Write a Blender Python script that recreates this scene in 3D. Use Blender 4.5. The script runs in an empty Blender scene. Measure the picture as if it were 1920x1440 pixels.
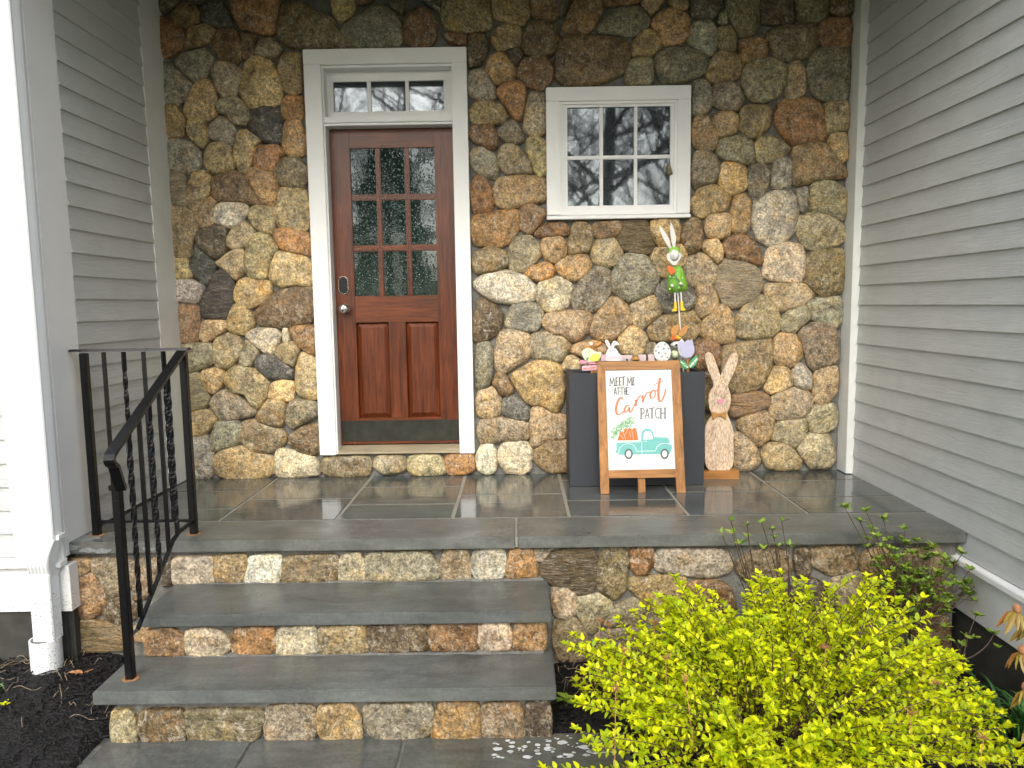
import bpy, bmesh, math, random
from mathutils import Vector, Matrix, noise
random.seed(7)
R = random.random
def U(a, b): return a + (b - a) * random.random()
sc = bpy.context.scene
COL = sc.collection

# ------------------------------------------------------------------ camera (recovered from the vanishing points of the house)
FPX, CX, CY = 1390.0, 960.0, 720.0
CAM = Vector((0.0, -4.84, 1.09))
_d = Vector((8., -148., FPX)).normalized()
_n = Vector((193., 13070., FPX)).normalized()
_u = (-(_n - _d * _n.dot(_d))).normalized()
_r = _d.cross(_u).normalized()
if _r.x < 0: _r = -_r
def _w(v): return Vector((_r.dot(v), _d.dot(v), _u.dot(v)))
cam_d = bpy.data.cameras.new('camera'); cam = bpy.data.objects.new('camera', cam_d); COL.objects.link(cam)
cam_d.sensor_fit = 'HORIZONTAL'; cam_d.sensor_width = 36; cam_d.lens = FPX / 1920 * 36
cam_d.clip_start = 0.05; cam_d.clip_end = 600
_a, _b, _c = _w(Vector((1, 0, 0))), _w(Vector((0, -1, 0))), _w(Vector((0, 0, -1)))
cam.matrix_world = Matrix(((_a.x, _b.x, _c.x, CAM.x), (_a.y, _b.y, _c.y, CAM.y), (_a.z, _b.z, _c.z, CAM.z), (0, 0, 0, 1)))
sc.camera = cam
def ray(px, py): return _w(Vector((px - CX, py - CY, FPX)))
def PY(px, py, y):
    r = ray(px, py); return CAM + r * ((y - CAM.y) / r.y)
def PZ(px, py, z=0.):
    r = ray(px, py); return CAM + r * ((z - CAM.z) / r.z)
def PX(px, py, x):
    r = ray(px, py); return CAM + r * ((x - CAM.x) / r.x)
def PP(px, py, p0, nrm):
    r = ray(px, py); return CAM + r * ((p0 - CAM).dot(nrm) / r.dot(nrm))

# ------------------------------------------------------------------ world, sun, exposure (rainy overcast day)
SUN_EL, SUN_AZ = math.radians(36), math.radians(185)      # the brighter part of the cloud: behind the camera
w = bpy.data.worlds.new('World'); sc.world = w; w.use_nodes = True
nt = w.node_tree; nt.nodes.clear()
out = nt.nodes.new('ShaderNodeOutputWorld'); bg = nt.nodes.new('ShaderNodeBackground')
sky = nt.nodes.new('ShaderNodeTexSky'); sky.sky_type = 'NISHITA'; sky.sun_disc = False
sky.sun_elevation = SUN_EL; sky.sun_rotation = SUN_AZ; sky.air_density = 1.0; sky.dust_density = 4.0; sky.ozone_density = 1.0
hs = nt.nodes.new('ShaderNodeHueSaturation'); hs.inputs['Saturation'].default_value = 0.62
nt.links.new(sky.outputs[0], hs.inputs['Color']); nt.links.new(hs.outputs[0], bg.inputs[0])
bg.inputs[1].default_value = 0.15  # overcast
nt.links.new(bg.outputs[0], out.inputs[0])
sd = bpy.data.lights.new('sun', 'SUN'); sun = bpy.data.objects.new('sun', sd); COL.objects.link(sun)
sd.energy = 0.95; sd.angle = math.radians(30); sd.color = (1, .97, .93)
_sv = Vector((math.sin(SUN_AZ) * math.cos(SUN_EL), math.cos(SUN_AZ) * math.cos(SUN_EL), math.sin(SUN_EL)))
sun.rotation_euler = _sv.to_track_quat('Z', 'Y').to_euler()
sun.location = (-3, -8, 9)
sc.view_settings.view_transform = 'Standard'; sc.view_settings.look = 'None'
sc.view_settings.exposure = 1.43; sc.view_settings.gamma = 1; sc.view_settings.use_curve_mapping = False

# ------------------------------------------------------------------ materials
class NT:
    def __init__(s, name):
        s.m = bpy.data.materials.new(name); s.m.use_nodes = True; s.t = s.m.node_tree; s.n = s.t.nodes; s.n.clear()
        s.o = s.n.new('ShaderNodeOutputMaterial'); s.b = s.n.new('ShaderNodeBsdfPrincipled')
        s.t.links.new(s.b.outputs[0], s.o.inputs[0])
        s.tc = s.n.new('ShaderNodeTexCoord'); s.co = s.tc.outputs['Object']
    def L(s, a, b): s.t.links.new(a, b)
    def mapping(s, scale, src=None):
        m = s.n.new('ShaderNodeMapping'); m.inputs['Scale'].default_value = scale; s.L(src or s.co, m.inputs[0]); return m.outputs[0]
    def noise(s, scale, detail=4, rough=.6, dist=0, src=None):
        n = s.n.new('ShaderNodeTexNoise'); n.inputs['Scale'].default_value = scale; n.inputs['Detail'].default_value = detail
        n.inputs['Roughness'].default_value = rough; n.inputs['Distortion'].default_value = dist; s.L(src or s.co, n.inputs['Vector']); return n.outputs[0]
    def vor(s, scale, src=None, out='Distance', feat='F1'):
        n = s.n.new('ShaderNodeTexVoronoi'); n.feature = feat; n.inputs['Scale'].default_value = scale; s.L(src or s.co, n.inputs['Vector']); return n.outputs[out]
    def ramp(s, fac, stops):
        r = s.n.new('ShaderNodeValToRGB'); e = r.color_ramp.elements
        while len(e) < len(stops): e.new(.5)
        for i, (p, c) in enumerate(stops):
            e[i].position = p; e[i].color = (c, c, c, 1) if not isinstance(c, tuple) else (*c, 1)
        s.L(fac, r.inputs[0]); return r.outputs[0]
    def mix(s, a, b, fac=.5, mode='MIX'):
        m = s.n.new('ShaderNodeMix'); m.data_type = 'RGBA'; m.blend_type = mode
        for k, v in ((0, fac), (6, a), (7, b)):
            if hasattr(v, 'is_linked'): s.L(v, m.inputs[k])
            else: m.inputs[k].default_value = v if k == 0 else ((*v, 1) if isinstance(v, tuple) else (v, v, v, 1))
        return m.outputs[2]
    def math(s, op, a, b=0):
        m = s.n.new('ShaderNodeMath'); m.operation = op
        for k, v in ((0, a), (1, b)):
            if hasattr(v, 'is_linked'): s.L(v, m.inputs[k])
            else: m.inputs[k].default_value = v
        return m.outputs[0]
    def info(s, k): 
        if not hasattr(s, 'oi'): s.oi = s.n.new('ShaderNodeObjectInfo')
        return s.oi.outputs[k]
    def shift(s):
        c = s.n.new('ShaderNodeVectorMath'); c.operation = 'ADD'; k = s.n.new('ShaderNodeVectorMath'); k.operation = 'SCALE'
        cb = s.n.new('ShaderNodeCombineXYZ')
        for i in range(3): s.L(s.info('Random'), cb.inputs[i])
        s.L(cb.outputs[0], k.inputs[0]); k.inputs['Scale'].default_value = 37.
        s.L(s.tc.outputs['Object'], c.inputs[0]); s.L(k.outputs[0], c.inputs[1]); s.co = c.outputs[0]
    def island(s):
        g = s.n.new('ShaderNodeNewGeometry'); return g.outputs['Random Per Island']
    def col(s, v): s.setin('Base Color', v)
    def setin(s, k, v):
        i = s.b.inputs[k]
        if hasattr(v, 'is_linked'): s.L(v, i)
        else: i.default_value = (*v, 1) if isinstance(v, tuple) else v
    def rough(s, v): s.setin('Roughness', v)
    def bump(s, h, strength=.3, dist=.01):
        b = s.n.new('ShaderNodeBump'); b.inputs['Strength'].default_value = strength; b.inputs['Distance'].default_value = dist
        s.L(h, b.inputs['Height'])
        if s.b.inputs['Normal'].is_linked: s.L(s.b.inputs['Normal'].links[0].from_socket, b.inputs['Normal'])
        s.L(b.outputs[0], s.b.inputs['Normal'])

def plain(name, c, rough=.5, var=.12, scale=30, bump=.1, spec=.5, metal=0):
    k = NT(name); n = k.noise(scale, 5); f = k.ramp(n, [(.3, 1 - var), (.7, 1 + var)])
    k.col(k.mix(c, f, 1, 'MULTIPLY')); k.rough(rough); k.setin('Specular IOR Level', spec); k.setin('Metallic', metal)
    if bump: k.bump(n, bump, .004)
    return k.m
M = {}
def mk_stone(name, stripe):
    k = NT(name); k.shift(); base = k.info('Color')
    if stripe: k.co = k.mapping((1, 1, 5.5)); 
    big = k.noise(9, 3, .6, .6); mid = k.noise(34, 5, .7, .4); fine = k.noise(82, 3, .78)
    c = k.mix(base, k.ramp(big, [(.28, .48), (.5, 1.0), (.72, 1.42)]), 1, 'MULTIPLY')
    c = k.mix(c, k.mix(c, (1.2, .99, .68), 1, 'MULTIPLY'), k.ramp(k.noise(13, 2, .5), [(.49, 0.), (.72, .72)]))       # iron staining
    pale = k.noise(21, 4, .72, .8); c = k.mix(c, k.mix(c, (.46, .41, .31), .62), k.ramp(pale, [(.53, 0.), (.66, .85)]))       # weathered pale skin
    c = k.mix(c, k.ramp(mid, [(.32, .38), (.5, 1.), (.7, 1.5)]), .95, 'MULTIPLY')
    c = k.mix(c, k.ramp(fine, [(.36, .5), (.5, 1.0), (.64, 1.55)]), 1., 'MULTIPLY')
    v = k.vor(62); c = k.mix(c, (.04, .034, .027), k.math('MULTIPLY', k.ramp(v, [(.1, .8), (.24, 0.)]), k.ramp(k.noise(7, 3, .6), [(.45, 0.), (.6, 1.)])))
    vein = k.noise(3.2, 3, .6, 2.2); c = k.mix(c, (.55, .50, .40), k.ramp(vein, [(.492, 0.), (.5, .5), (.508, 0.)]))
    k.col(c); k.rough(k.ramp(mid, [(.3, .3), (.7, .62)])); k.setin('Specular IOR Level', .45)
    k.bump(big, .6, .03); k.bump(mid, .75, .014); k.bump(fine, .4, .005)
    return k.m
M['stone'] = mk_stone('fieldstone', False); M['stripe'] = mk_stone('layered_fieldstone', True)
def mk_mortar():
    k = NT('mortar'); a = k.noise(16, 5); b = k.noise(90, 4, .7)
    k.col(k.mix(k.ramp(a, [(.3, (.095, .095, .082)), (.7, (.19, .188, .165))]), k.ramp(b, [(.3, .6), (.7, 1.3)]), .8, 'MULTIPLY'))
    k.rough(.75); k.bump(a, .5, .02); k.bump(b, .5, .006); return k.m
M['mortar'] = mk_mortar()
def mk_slate(name, wet):
    k = NT(name); k.shift()
    base = k.ramp(k.info('Random'), [(0, (.062, .071, .067)), (.35, (.082, .088, .077)), (.7, (.070, .079, .079)), (1, (.095, .097, .084))] if wet else [(0, (.086, .095, .089)), (.5, (.099, .105, .096)), (1, (.110, .113, .100))])
    a = k.noise(3.2, 5, .6, .35); b = k.noise(60, 4, .7); st = k.noise(7, 4, .6, .6, k.mapping((.7, 3, 3)))
    c = k.mix(base, k.ramp(a, [(.3, .72), (.7, 1.4)]), .9, 'MULTIPLY')
    c = k.mix(c, k.ramp(st, [(.35, .8), (.65, 1.25)]), .7, 'MULTIPLY')
    c = k.mix(c, k.ramp(b, [(.3, .75), (.7, 1.25)]), .7, 'MULTIPLY')
    c = k.mix(c, (.15, .11, .055), k.ramp(k.noise(2.1, 4, .6, .8), [(.58, 0.), (.78, .35)]))
    k.col(c)
    if wet: k.rough(k.ramp(k.noise(2.6, 4, .6, .8), [(.35, .045), (.6, .12), (.8, .28)])); k.bump(st, .05, .02); k.bump(k.noise(45, 3, .6), .05, .003)
    else: k.rough(k.ramp(k.noise(2.2, 3, .5, .3), [(.3, .2), (.7, .46)])); k.bump(b, .25, .004); k.bump(k.noise(9, 3, .5), .1, .015)
    k.setin('Specular IOR Level', .8 if wet else .6); return k.m
M['slate_wet'] = mk_slate('wet_bluestone', True); M['slate'] = mk_slate('damp_bluestone', False)
def mk_siding():
    k = NT('grey_clapboard'); k.shift()
    g = k.noise(1, 5, .62, 2.2, k.mapping((3.2, 3.2, 60))); p = k.noise(5, 3)
    c = k.mix((.50, .52, .505), k.ramp(p, [(.3, .95), (.7, 1.05)]), 1, 'MULTIPLY')
    c = k.mix(c, k.ramp(k.info('Random'), [(0, .955), (1, 1.03)]), 1, 'MULTIPLY'); c = k.mix(c, k.ramp(k.noise(1.4, 5, .7, .4), [(.3, .93), (.7, 1.04)]), 1, 'MULTIPLY')
    k.col(k.mix(c, k.ramp(g, [(.3, .9), (.7, 1.07)]), .6, 'MULTIPLY')); k.rough(k.ramp(p, [(.3, .34), (.7, .5)])); k.setin('Specular IOR Level', .5)
    k.bump(k.ramp(g, [(.38, 0.), (.5, .8), (.56, 1.)]), .4, .003); return k.m
M['siding'] = mk_siding()
def mk_white(name, c, rough, drops):
    k = NT(name); n = k.noise(3, 4); s = k.noise(120, 2)
    cc = k.mix(c, k.ramp(n, [(.3, .95), (.7, 1.03)]), 1, 'MULTIPLY')
    if drops:   # mud splashed up from the bed
        v = k.vor(95); gz = k.n.new('ShaderNodeNewGeometry'); sp = k.n.new('ShaderNodeSeparateXYZ'); k.L(gz.outputs['Position'], sp.inputs[0])
        h = k.n.new('ShaderNodeMapRange'); h.inputs[1].default_value = -.55; h.inputs[2].default_value = .15; h.inputs[3].default_value = 1; h.inputs[4].default_value = 0
        k.L(sp.outputs[2], h.inputs[0])
        k2 = k.math('MULTIPLY', k.ramp(v, [(.16, 1.), (.26, 0.)]), k.math('GREATER_THAN', k.math('MULTIPLY', k.noise(28, 3, .8), h.outputs[0]), .27))
        cc = k.mix(cc, (.05, .04, .03), k2)
    k.col(cc); k.rough(rough); k.bump(s, .05, .002); return k.m
M['white'] = mk_white('white_trim_paint', (.80, .81, .79), .4, False)
M['white_low'] = mk_white('splashed_white_paint', (.79, .80, .78), .45, True)
M['pvc'] = mk_white('white_enamel', (.80, .83, .82), .28, True)
def mk_greytrim():
    k = NT('grey_white_trim'); n = k.noise(4, 4)
    k.col(k.mix((.70, .71, .68), k.ramp(n, [(.3, .94), (.7, 1.04)]), 1, 'MULTIPLY')); k.rough(.45); return k.m
M['trim'] = mk_greytrim(); M['trim_white'] = mk_white('porch_post_paint', (.80, .81, .80), .45, True)
def mk_wood(name, c1, c2, sc_, rough, axis, coat=0, bump=.25):
    k = NT(name); k.shift(); s = [26, 26, 26]; s[axis] = 1.6
    g = k.noise(1.6, 6, .65, 1.2, k.mapping(tuple(s))); f = k.noise(6, 4, .6, .5, k.mapping(tuple(s)))
    b = k.noise(3, 3)
    c = k.ramp(g, [(.28, c1), (.72, c2)]); c = k.mix(c, k.ramp(f, [(.3, .72), (.7, 1.2)]), .7, 'MULTIPLY')
    c = k.mix(c, k.ramp(b, [(.3, .75), (.7, 1.3)]), .8, 'MULTIPLY')
    k.col(c); k.rough(rough); k.setin('Coat Weight', coat); k.setin('Coat Roughness', .15); k.bump(g, bump, .003); return k.m
M['door_v'] = mk_wood('mahogany_upright', (.034, .0075, .002), (.168, .038, .0080), 1, .34, 2, .12)
M['door_h'] = mk_wood('mahogany_level', (.040, .009, .0024), (.176, .043, .009), 1, .34, 0, .12)
M['pine_v'] = mk_wood('stained_pine_upright', (.15, .060, .013), (.43, .20, .050), 1, .5, 2)
M['pine_h'] = mk_wood('stained_pine_level', (.15, .060, .013), (.43, .20, .050), 1, .5, 0)
M['sill_wood'] = mk_wood('weathered_sill', (.23, .19, .12), (.40, .34, .23), 1, .6, 0)
def mk_whitewash():
    k = NT('whitewashed_rabbit_wood'); k.co = k.mapping((1, 1, .35))
    a = k.noise(120, 5, .75); b = k.noise(24, 4)
    c = k.ramp(a, [(.33, (.19, .125, .08)), (.46, (.52, .38, .25)), (.62, (.72, .60, .46))])
    k.col(k.mix(c, k.ramp(b, [(.3, .75), (.7, 1.2)]), .8, 'MULTIPLY')); k.rough(.7); k.bump(a, .4, .003); return k.m
M['rabbit'] = mk_whitewash()
def mk_panel():
    k = NT('whitewashed_sign_board'); g = k.noise(4, 5, .7, .4, k.mapping((3.2, 1, 45)))
    c = k.mix((.62, .64, .61), (.26, .23, .19), k.ramp(g, [(.6, 0.), (.7, .8)]))
    k.col(c); k.rough(.6); return k.m
M['panel'] = mk_panel()
def mk_glass(name, drops):
    k = NT(name); k.col((.010, .013, .012)); k.rough(.03); k.setin('Specular Tint', (.80, .92, 1.0)); k.setin('IOR', 2.1 if drops == 'rain' else 1.62); k.setin('Specular IOR Level', .5)
    v = k.vor(150); n = k.noise(9, 3)
    if drops == 'rain':
        k.bump(k.ramp(v, [(.12, 1.), (.3, 0.)]), .35, .0025); k.bump(n, .012, .01)
    else:           # patterned privacy glass
        v2 = k.vor(70, k.mapping((1, 1, .75))); gm = k.math('MULTIPLY', k.ramp(v2, [(.05, 1.), (.35, 0.)]), k.ramp(k.noise(26, 3, .7), [(.48, .05), (.62, 1.)])); k.bump(gm, .6, .006); k.bump(k.noise(30, 2, .5), .05, .004); k.col((.014, .028, .021))
    return k.m
M['glass'] = mk_glass('rain_spotted_glass', 'rain'); M['glass_p'] = mk_glass('wavy_privacy_glass', 'wavy')
M['iron'] = plain('wet_black_iron', (.004, .004, .0045), .3, .3, 140, .5, .3)
M['rust'] = plain('rust_stain', (.33, .17, .07), .7, .3, 60, .3)
M['planter'] = plain('charcoal_planter_resin', (.026, .030, .037), .6, .35, 160, .5)
M['soil'] = plain('potting_soil', (.02, .015, .012), .9, .4, 80, .8)
M['grout'] = plain('sanded_grout', (.25, .24, .195), .6, .2, 60, .3)
M['concrete'] = plain('dark_foundation_concrete', (.038, .038, .031), .75, .35, 9, .3)
M['steel'] = plain('brushed_nickel', (.62, .60, .56), .25, .08, 60, .05, .5, 1)
M['kick'] = plain('tarnished_kick_plate', (.060, .062, .050), .34, .25, 12, .06, .5, .75)
M['black'] = plain('black_plastic', (.010, .010, .012), .5, .1, 60, 0, .3)
M['roof'] = plain('porch_ceiling_paint', (.24, .25, .22), .7, .1, 5, 0)
def flat(n, c, r=.55): 
    M[n] = plain(n, c, r, .06, 40, .03); return M[n]
for n, c in dict(paint_white=(.66, .66, .63), paint_lime=(.20, .42, .035), paint_yellow=(.80, .52, .02), paint_orange=(.68, .13, .02), paint_paleyellow=(.70, .65, .10),
                 paint_lavender=(.42, .41, .56), paint_green=(.06, .33, .12), paint_pink=(.62, .26, .36), paint_grey=(.23, .25, .27), print_grey=(.09, .09, .10), print_coral=(.70, .17, .09),
                 print_teal=(.13, .40, .37), print_leaf=(.10, .36, .12), print_white=(.82, .83, .80), straw=(.46, .22, .06), bow=(.38, .20, .05), gingham=(.58, .52, .48),
                 dot_teal=(.08, .22, .22), dot_grey=(.28, .28, .32), sage=(.48, .56, .36), cream=(.66, .63, .48), pinkmix=(.62, .44, .52), dress_dot=(.45, .68, .25)).items(): flat(n, c)
def mk_leaf(name, c1, c2, trans, rough=.4):
    k = NT(name); r = k.math('FRACT', k.math('ADD', k.island(), k.info('Random')))
    c = k.ramp(r, [(0, c1), (1, c2)]); k.col(c); k.rough(rough)
    t = k.n.new('ShaderNodeBsdfTranslucent'); k.L(c, t.inputs[0]); m = k.n.new('ShaderNodeMixShader'); m.inputs[0].default_value = trans
    k.L(k.b.outputs[0], m.inputs[1]); k.L(t.outputs[0], m.inputs[2]); k.L(m.outputs[0], k.o.inputs[0]); return k.m
M['spirea'] = mk_leaf('chartreuse_leaf', (.33, .47, .005), (.95, .95, .006), .40, .55)
M['azalea'] = mk_leaf('azalea_leaf', (.10, .20, .022), (.30, .40, .05), .2, .35)
M['rhodo'] = mk_leaf('faded_rhododendron_leaf', (.30, .25, .04), (.36, .13, .035), .2)
M['blade'] = mk_leaf('daylily_blade', (.03, .10, .025), (.07, .19, .04), .2)
M['needle'] = mk_leaf('conifer_needle', (.016, .035, .014), (.035, .065, .022), .1)
M['twig'] = plain('brown_twig', (.075, .042, .028), .7, .3, 60, .2)
M['bark'] = plain('grey_bark', (.085, .082, .078), .85, .3, 20, .5)
M['needles_dry'] = plain('dry_pine_needle', (.30, .23, .15), .7, .3, 20, 0)
M['oakleaf'] = plain('dry_oak_leaf', (.42, .19, .08), .7, .3, 50, .2)
def mk_mulch():
    k = NT('black_mulch'); a = k.noise(45, 6, .75); b = k.noise(8, 4); v = k.vor(70)
    c = k.ramp(a, [(.3, (.003, .003, .003)), (.62, (.014, .012, .011)), (.78, (.07, .055, .042))])
    k.col(c); k.rough(.6); k.bump(a, 1., .03); k.bump(v, .7, .02); k.bump(b, .6, .05); return k.m
M['mulch'] = mk_mulch()
M['lawn'] = plain('spring_lawn', (.05, .07, .025), .9, .4, 3, .5)
k = NT('foam'); k.col((.55, .56, .56)); k.rough(.3); M['foam'] = k.m
M['lichen'] = plain('pale_mineral_bloom', (.17, .185, .178), .6, .3, 70, .2)

# ------------------------------------------------------------------ mesh helpers
class MB:
    def __init__(s): s.v = []; s.f = []
    def add(s, vs, fs):
        o = len(s.v); s.v += [Vector(v) for v in vs]; s.f += [tuple(i + o for i in f) for f in fs]; return s
    def box(s, a, b):
        x0, y0, z0 = [min(p, q) for p, q in zip(a, b)]; x1, y1, z1 = [max(p, q) for p, q in zip(a, b)]
        return s.hexa([(x0, y0, z0), (x1, y0, z0), (x1, y1, z0), (x0, y1, z0), (x0, y0, z1), (x1, y0, z1), (x1, y1, z1), (x0, y1, z1)])
    def hexa(s, v): return s.add(v, [(3, 2, 1, 0), (4, 5, 6, 7), (0, 1, 5, 4), (1, 2, 6, 5), (2, 3, 7, 6), (3, 0, 4, 7)])
    def prism(s, pts, off):      # closed polygon extruded by off
        n = len(pts); p = [Vector(q) for q in pts]; off = Vector(off)
        s.add(p + [q + off for q in p], [tuple(range(n))] + [tuple(range(2 * n - 1, n - 1, -1))] + [(i, i + n, (i + 1) % n + n, (i + 1) % n) for i in range(n)]); return s
    def tube(s, pts, r, n=6, twist=0, phase=0, cap=True, flat=1.):
        pts = [Vector(p) for p in pts]; rs = r if isinstance(r, (list, tuple)) else [r] * len(pts); o = len(s.v); ref = None
        for i, p in enumerate(pts):
            t = (pts[min(i + 1, len(pts) - 1)] - pts[max(i - 1, 0)]).normalized()
            if ref is None: ref = Vector((0, 1, 0)) if abs(t.y) < .9 else Vector((1, 0, 0))
            a = (ref - t * ref.dot(t)).normalized(); b = t.cross(a); ref = a
            for j in range(n):
                q = 2 * math.pi * j / n + phase + twist * i
                s.v.append(p + (a * math.cos(q) + b * math.sin(q) * flat) * rs[i])
        for i in range(len(pts) - 1):
            for j in range(n):
                k = (j + 1) % n; s.f.append((o + i * n + j, o + i * n + k, o + (i + 1) * n + k, o + (i + 1) * n + j))
        if cap: s.f.append(tuple(o + j for j in reversed(range(n)))); s.f.append(tuple(o + (len(pts) - 1) * n + j for j in range(n)))
        return s
    def dashes(s, pts, wd, up, th):   # straight strokes, square ends
        pts = [Vector(p) for p in pts]
        for a, b in zip(pts, pts[1:]):
            t = (b - a).normalized(); d = up.cross(t).normalized() * wd * .5; a = a - t * wd * .3 + up * th; b = b + t * wd * .3 + up * th
            s.add([a + d, a - d, b - d, b + d], [(0, 1, 2, 3)]); th += .00002
        return s
    def ribbon(s, pts, wd, up, th):   # stroke of a letter: flat strip along pts, normal up
        pts = [Vector(p) for p in pts]; ws = wd if isinstance(wd, (list, tuple)) else [wd] * len(pts); L, Rr = [], []
        for i, p in enumerate(pts):
            t = (pts[min(i + 1, len(pts) - 1)] - pts[max(i - 1, 0)]).normalized(); d = up.cross(t).normalized() * ws[i] * .5
            L.append(p + d); Rr.append(p - d)
        n = len(pts); o = len(s.v); s.v += [q + up * th for q in L] + [q + up * th for q in Rr]
        s.f += [(o + i, o + i + n, o + i + 1 + n, o + i + 1) for i in range(n - 1)]
        return s
WO = {}
def obj(name, mb, mat, parent=None, smooth=False, bevel=0, origin=None, kind=None, label=None, cat=None, group=None):
    vs = mb.v
    lo = [min(v[i] for v in vs) for i in range(3)]; hi = [max(v[i] for v in vs) for i in range(3)]
    og = Vector(origin) if origin is not None else Vector(((lo[0] + hi[0]) / 2, (lo[1] + hi[1]) / 2, lo[2]))
    me = bpy.data.meshes.new(name); me.from_pydata([v - og for v in vs], [], mb.f); me.validate()
    bm = bmesh.new(); bm.from_mesh(me); bmesh.ops.recalc_face_normals(bm, faces=bm.faces)
    if bevel:
        bmesh.ops.bevel(bm, geom=[e for e in bm.edges if len(e.link_faces) == 2 and e.calc_face_angle(0) > .5], offset=bevel, segments=2, affect='EDGES', clamp_overlap=True)
    bm.to_mesh(me); bm.free()
    if smooth: me.polygons.foreach_set('use_smooth', [True] * len(me.polygons))
    if mat: me.materials.append(mat)
    o = bpy.data.objects.new(name, me); COL.objects.link(o); WO[o.name] = og
    if parent: o.parent = parent; o.location = og - WO[parent.name]
    else: o.location = og
    if kind: o['kind'] = kind
    if label: o['label'] = label
    if cat: o['category'] = cat
    if group: o['group'] = group
    return o
def thing(name, label, cat, loc, group=None):
    o = bpy.data.objects.new(name, None); COL.objects.link(o); o.location = loc; WO[o.name] = Vector(loc); o.empty_display_size = .1
    o['label'] = label; o['category'] = cat; o['kind'] = 'thing'
    if group: o['group'] = group
    return o
def copy_to(src, parent, world):
    c = src.copy(); COL.objects.link(c); c.parent = parent; c.location = Vector(world) - (WO[parent.name] if parent else Vector((0, 0, 0))); WO[c.name] = Vector(world); return c
def chaikin(p, n=2, q=.25):
    for _ in range(n):
        r = []
        for i in range(len(p)):
            a, b = p[i], p[(i + 1) % len(p)]; r += [a.lerp(b, q), a.lerp(b, 1 - q)]
        p = r
    return p
def resample(p, n):
    L = [(p[(i + 1) % len(p)] - p[i]).length for i in range(len(p))]; T = sum(L); out_ = []; i = 0; acc = 0
    for k_ in range(n):
        t = T * k_ / n
        while acc + L[i] < t: acc += L[i]; i += 1
        out_.append(p[i].lerp(p[(i + 1) % len(p)], (t - acc) / max(L[i], 1e-9)))
    return out_
def dome(poly, back, depth, rough=.0, n=22, rings=(1., .97, .9, .76, .55, .28), power=3.2, out=Vector((0, -1, 0))):
    """rounded stone-like body: outline polygon (in the rim plane), back offset behind it, bulging depth along out"""
    c = sum(poly, Vector()) / len(poly); mb = MB(); seed = Vector((R() * 99, R() * 99, R() * 99)); tilt = Vector((U(-.5, .5), 0, U(-.5, .5)))
    for p in poly: mb.v.append(p - out * back)
    for s in rings:
        for p in poly:
            d = p - c; h = depth * (max(0, 1 - s ** power)) ** .62
            q = c + d * s
            if rough:
                nz = noise.noise(q * 9 + seed) * .6 + noise.noise(q * 22 + seed) * .4 + .5 * abs(noise.noise(q * 13 - seed)) - .2 + .16 * noise.noise(q * 60 + seed)
                h += nz * rough * (1.15 - s * .75) + tilt.dot(d * s) * .16 * (1 - s ** 4)
                rr = 1 + .045 * noise.noise(p * 16 + seed) + .022 * noise.noise(p * 45 + seed)
                q = c + d * s * rr
            mb.v.append(q + out * h)
    m = len(poly); o = 0; R_ = len(rings)
    for i in range(R_):
        for j in range(m):
            k_ = (j + 1) % m; mb.f.append((i * m + j, i * m + k_, (i + 1) * m + k_, (i + 1) * m + j))
    cc = sum(mb.v[-m:], Vector()) / m + out * depth * .01; mb.v.append(cc); L = len(mb.v) - 1
    for j in range(m): mb.f.append((R_ * m + j, R_ * m + (j + 1) % m, L))
    return mb

# ------------------------------------------------------------------ stones: outlines as they lie in each wall, traced region by region
PAL = dict(y=(.45, .335, .165), o=(.36, .20, .080), t=(.345, .263, .135), g=(.275, .256, .185), w=(.56, .51, .41), d=(.105, .080, .050),
           b=(.185, .122, .056), r=(.215, .112, .048), p=(.37, .285, .17), k=(.085, .083, .072), n=(.23, .20, .11))
def stone_col(code):
    cs = [PAL[ch] for ch in code if ch in PAL]; v = U(.85, 1.15)
    return tuple(sum(c[i] for c in cs) / len(cs) * v * U(.95, 1.05) for i in range(3)) + (1,)
def stones(data, ox, oy, s, plane, parent, back=.035, dep=(.026, .044), grow=.0145):
    for item in data.replace('\n', ' ').split(';'):
        it = item.split()
        if len(it) < 7: continue
        v = [float(a) for a in it[1:]]
        pts = [PY(ox + v[i] / s, oy + v[i + 1] / s, plane) for i in range(0, len(v) - 1, 2)]
        cn = sum(pts, Vector()) / len(pts); sz = max((q - cn).length for q in pts); gr = 1 + grow / sz
        pts = [cn + (q - cn) * gr for q in resample(chaikin(pts, 2, .14 if parent.name != 'porch_steps' else .09), 32)]
        mb = dome(pts, back, U(*dep), .0135, rings=(1., .985, .95, .88, .76, .6, .4, .2), power=U(4., 9.) if parent.name != 'porch_steps' else U(7., 12.))
        o = obj('stone', mb, M['stripe' if 'S' in it[0] else 'stone'], parent, smooth=True, origin=sum(pts, Vector()) / len(pts))
        cl = stone_col(it[0]); wetness = {'porch': .70, 'porch_steps': .80}.get(parent.name, 1.10)      # rain soaked lower courses
        o.color = (cl[0] * wetness, cl[1] * wetness, cl[2] * wetness * .96, 1)
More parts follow.
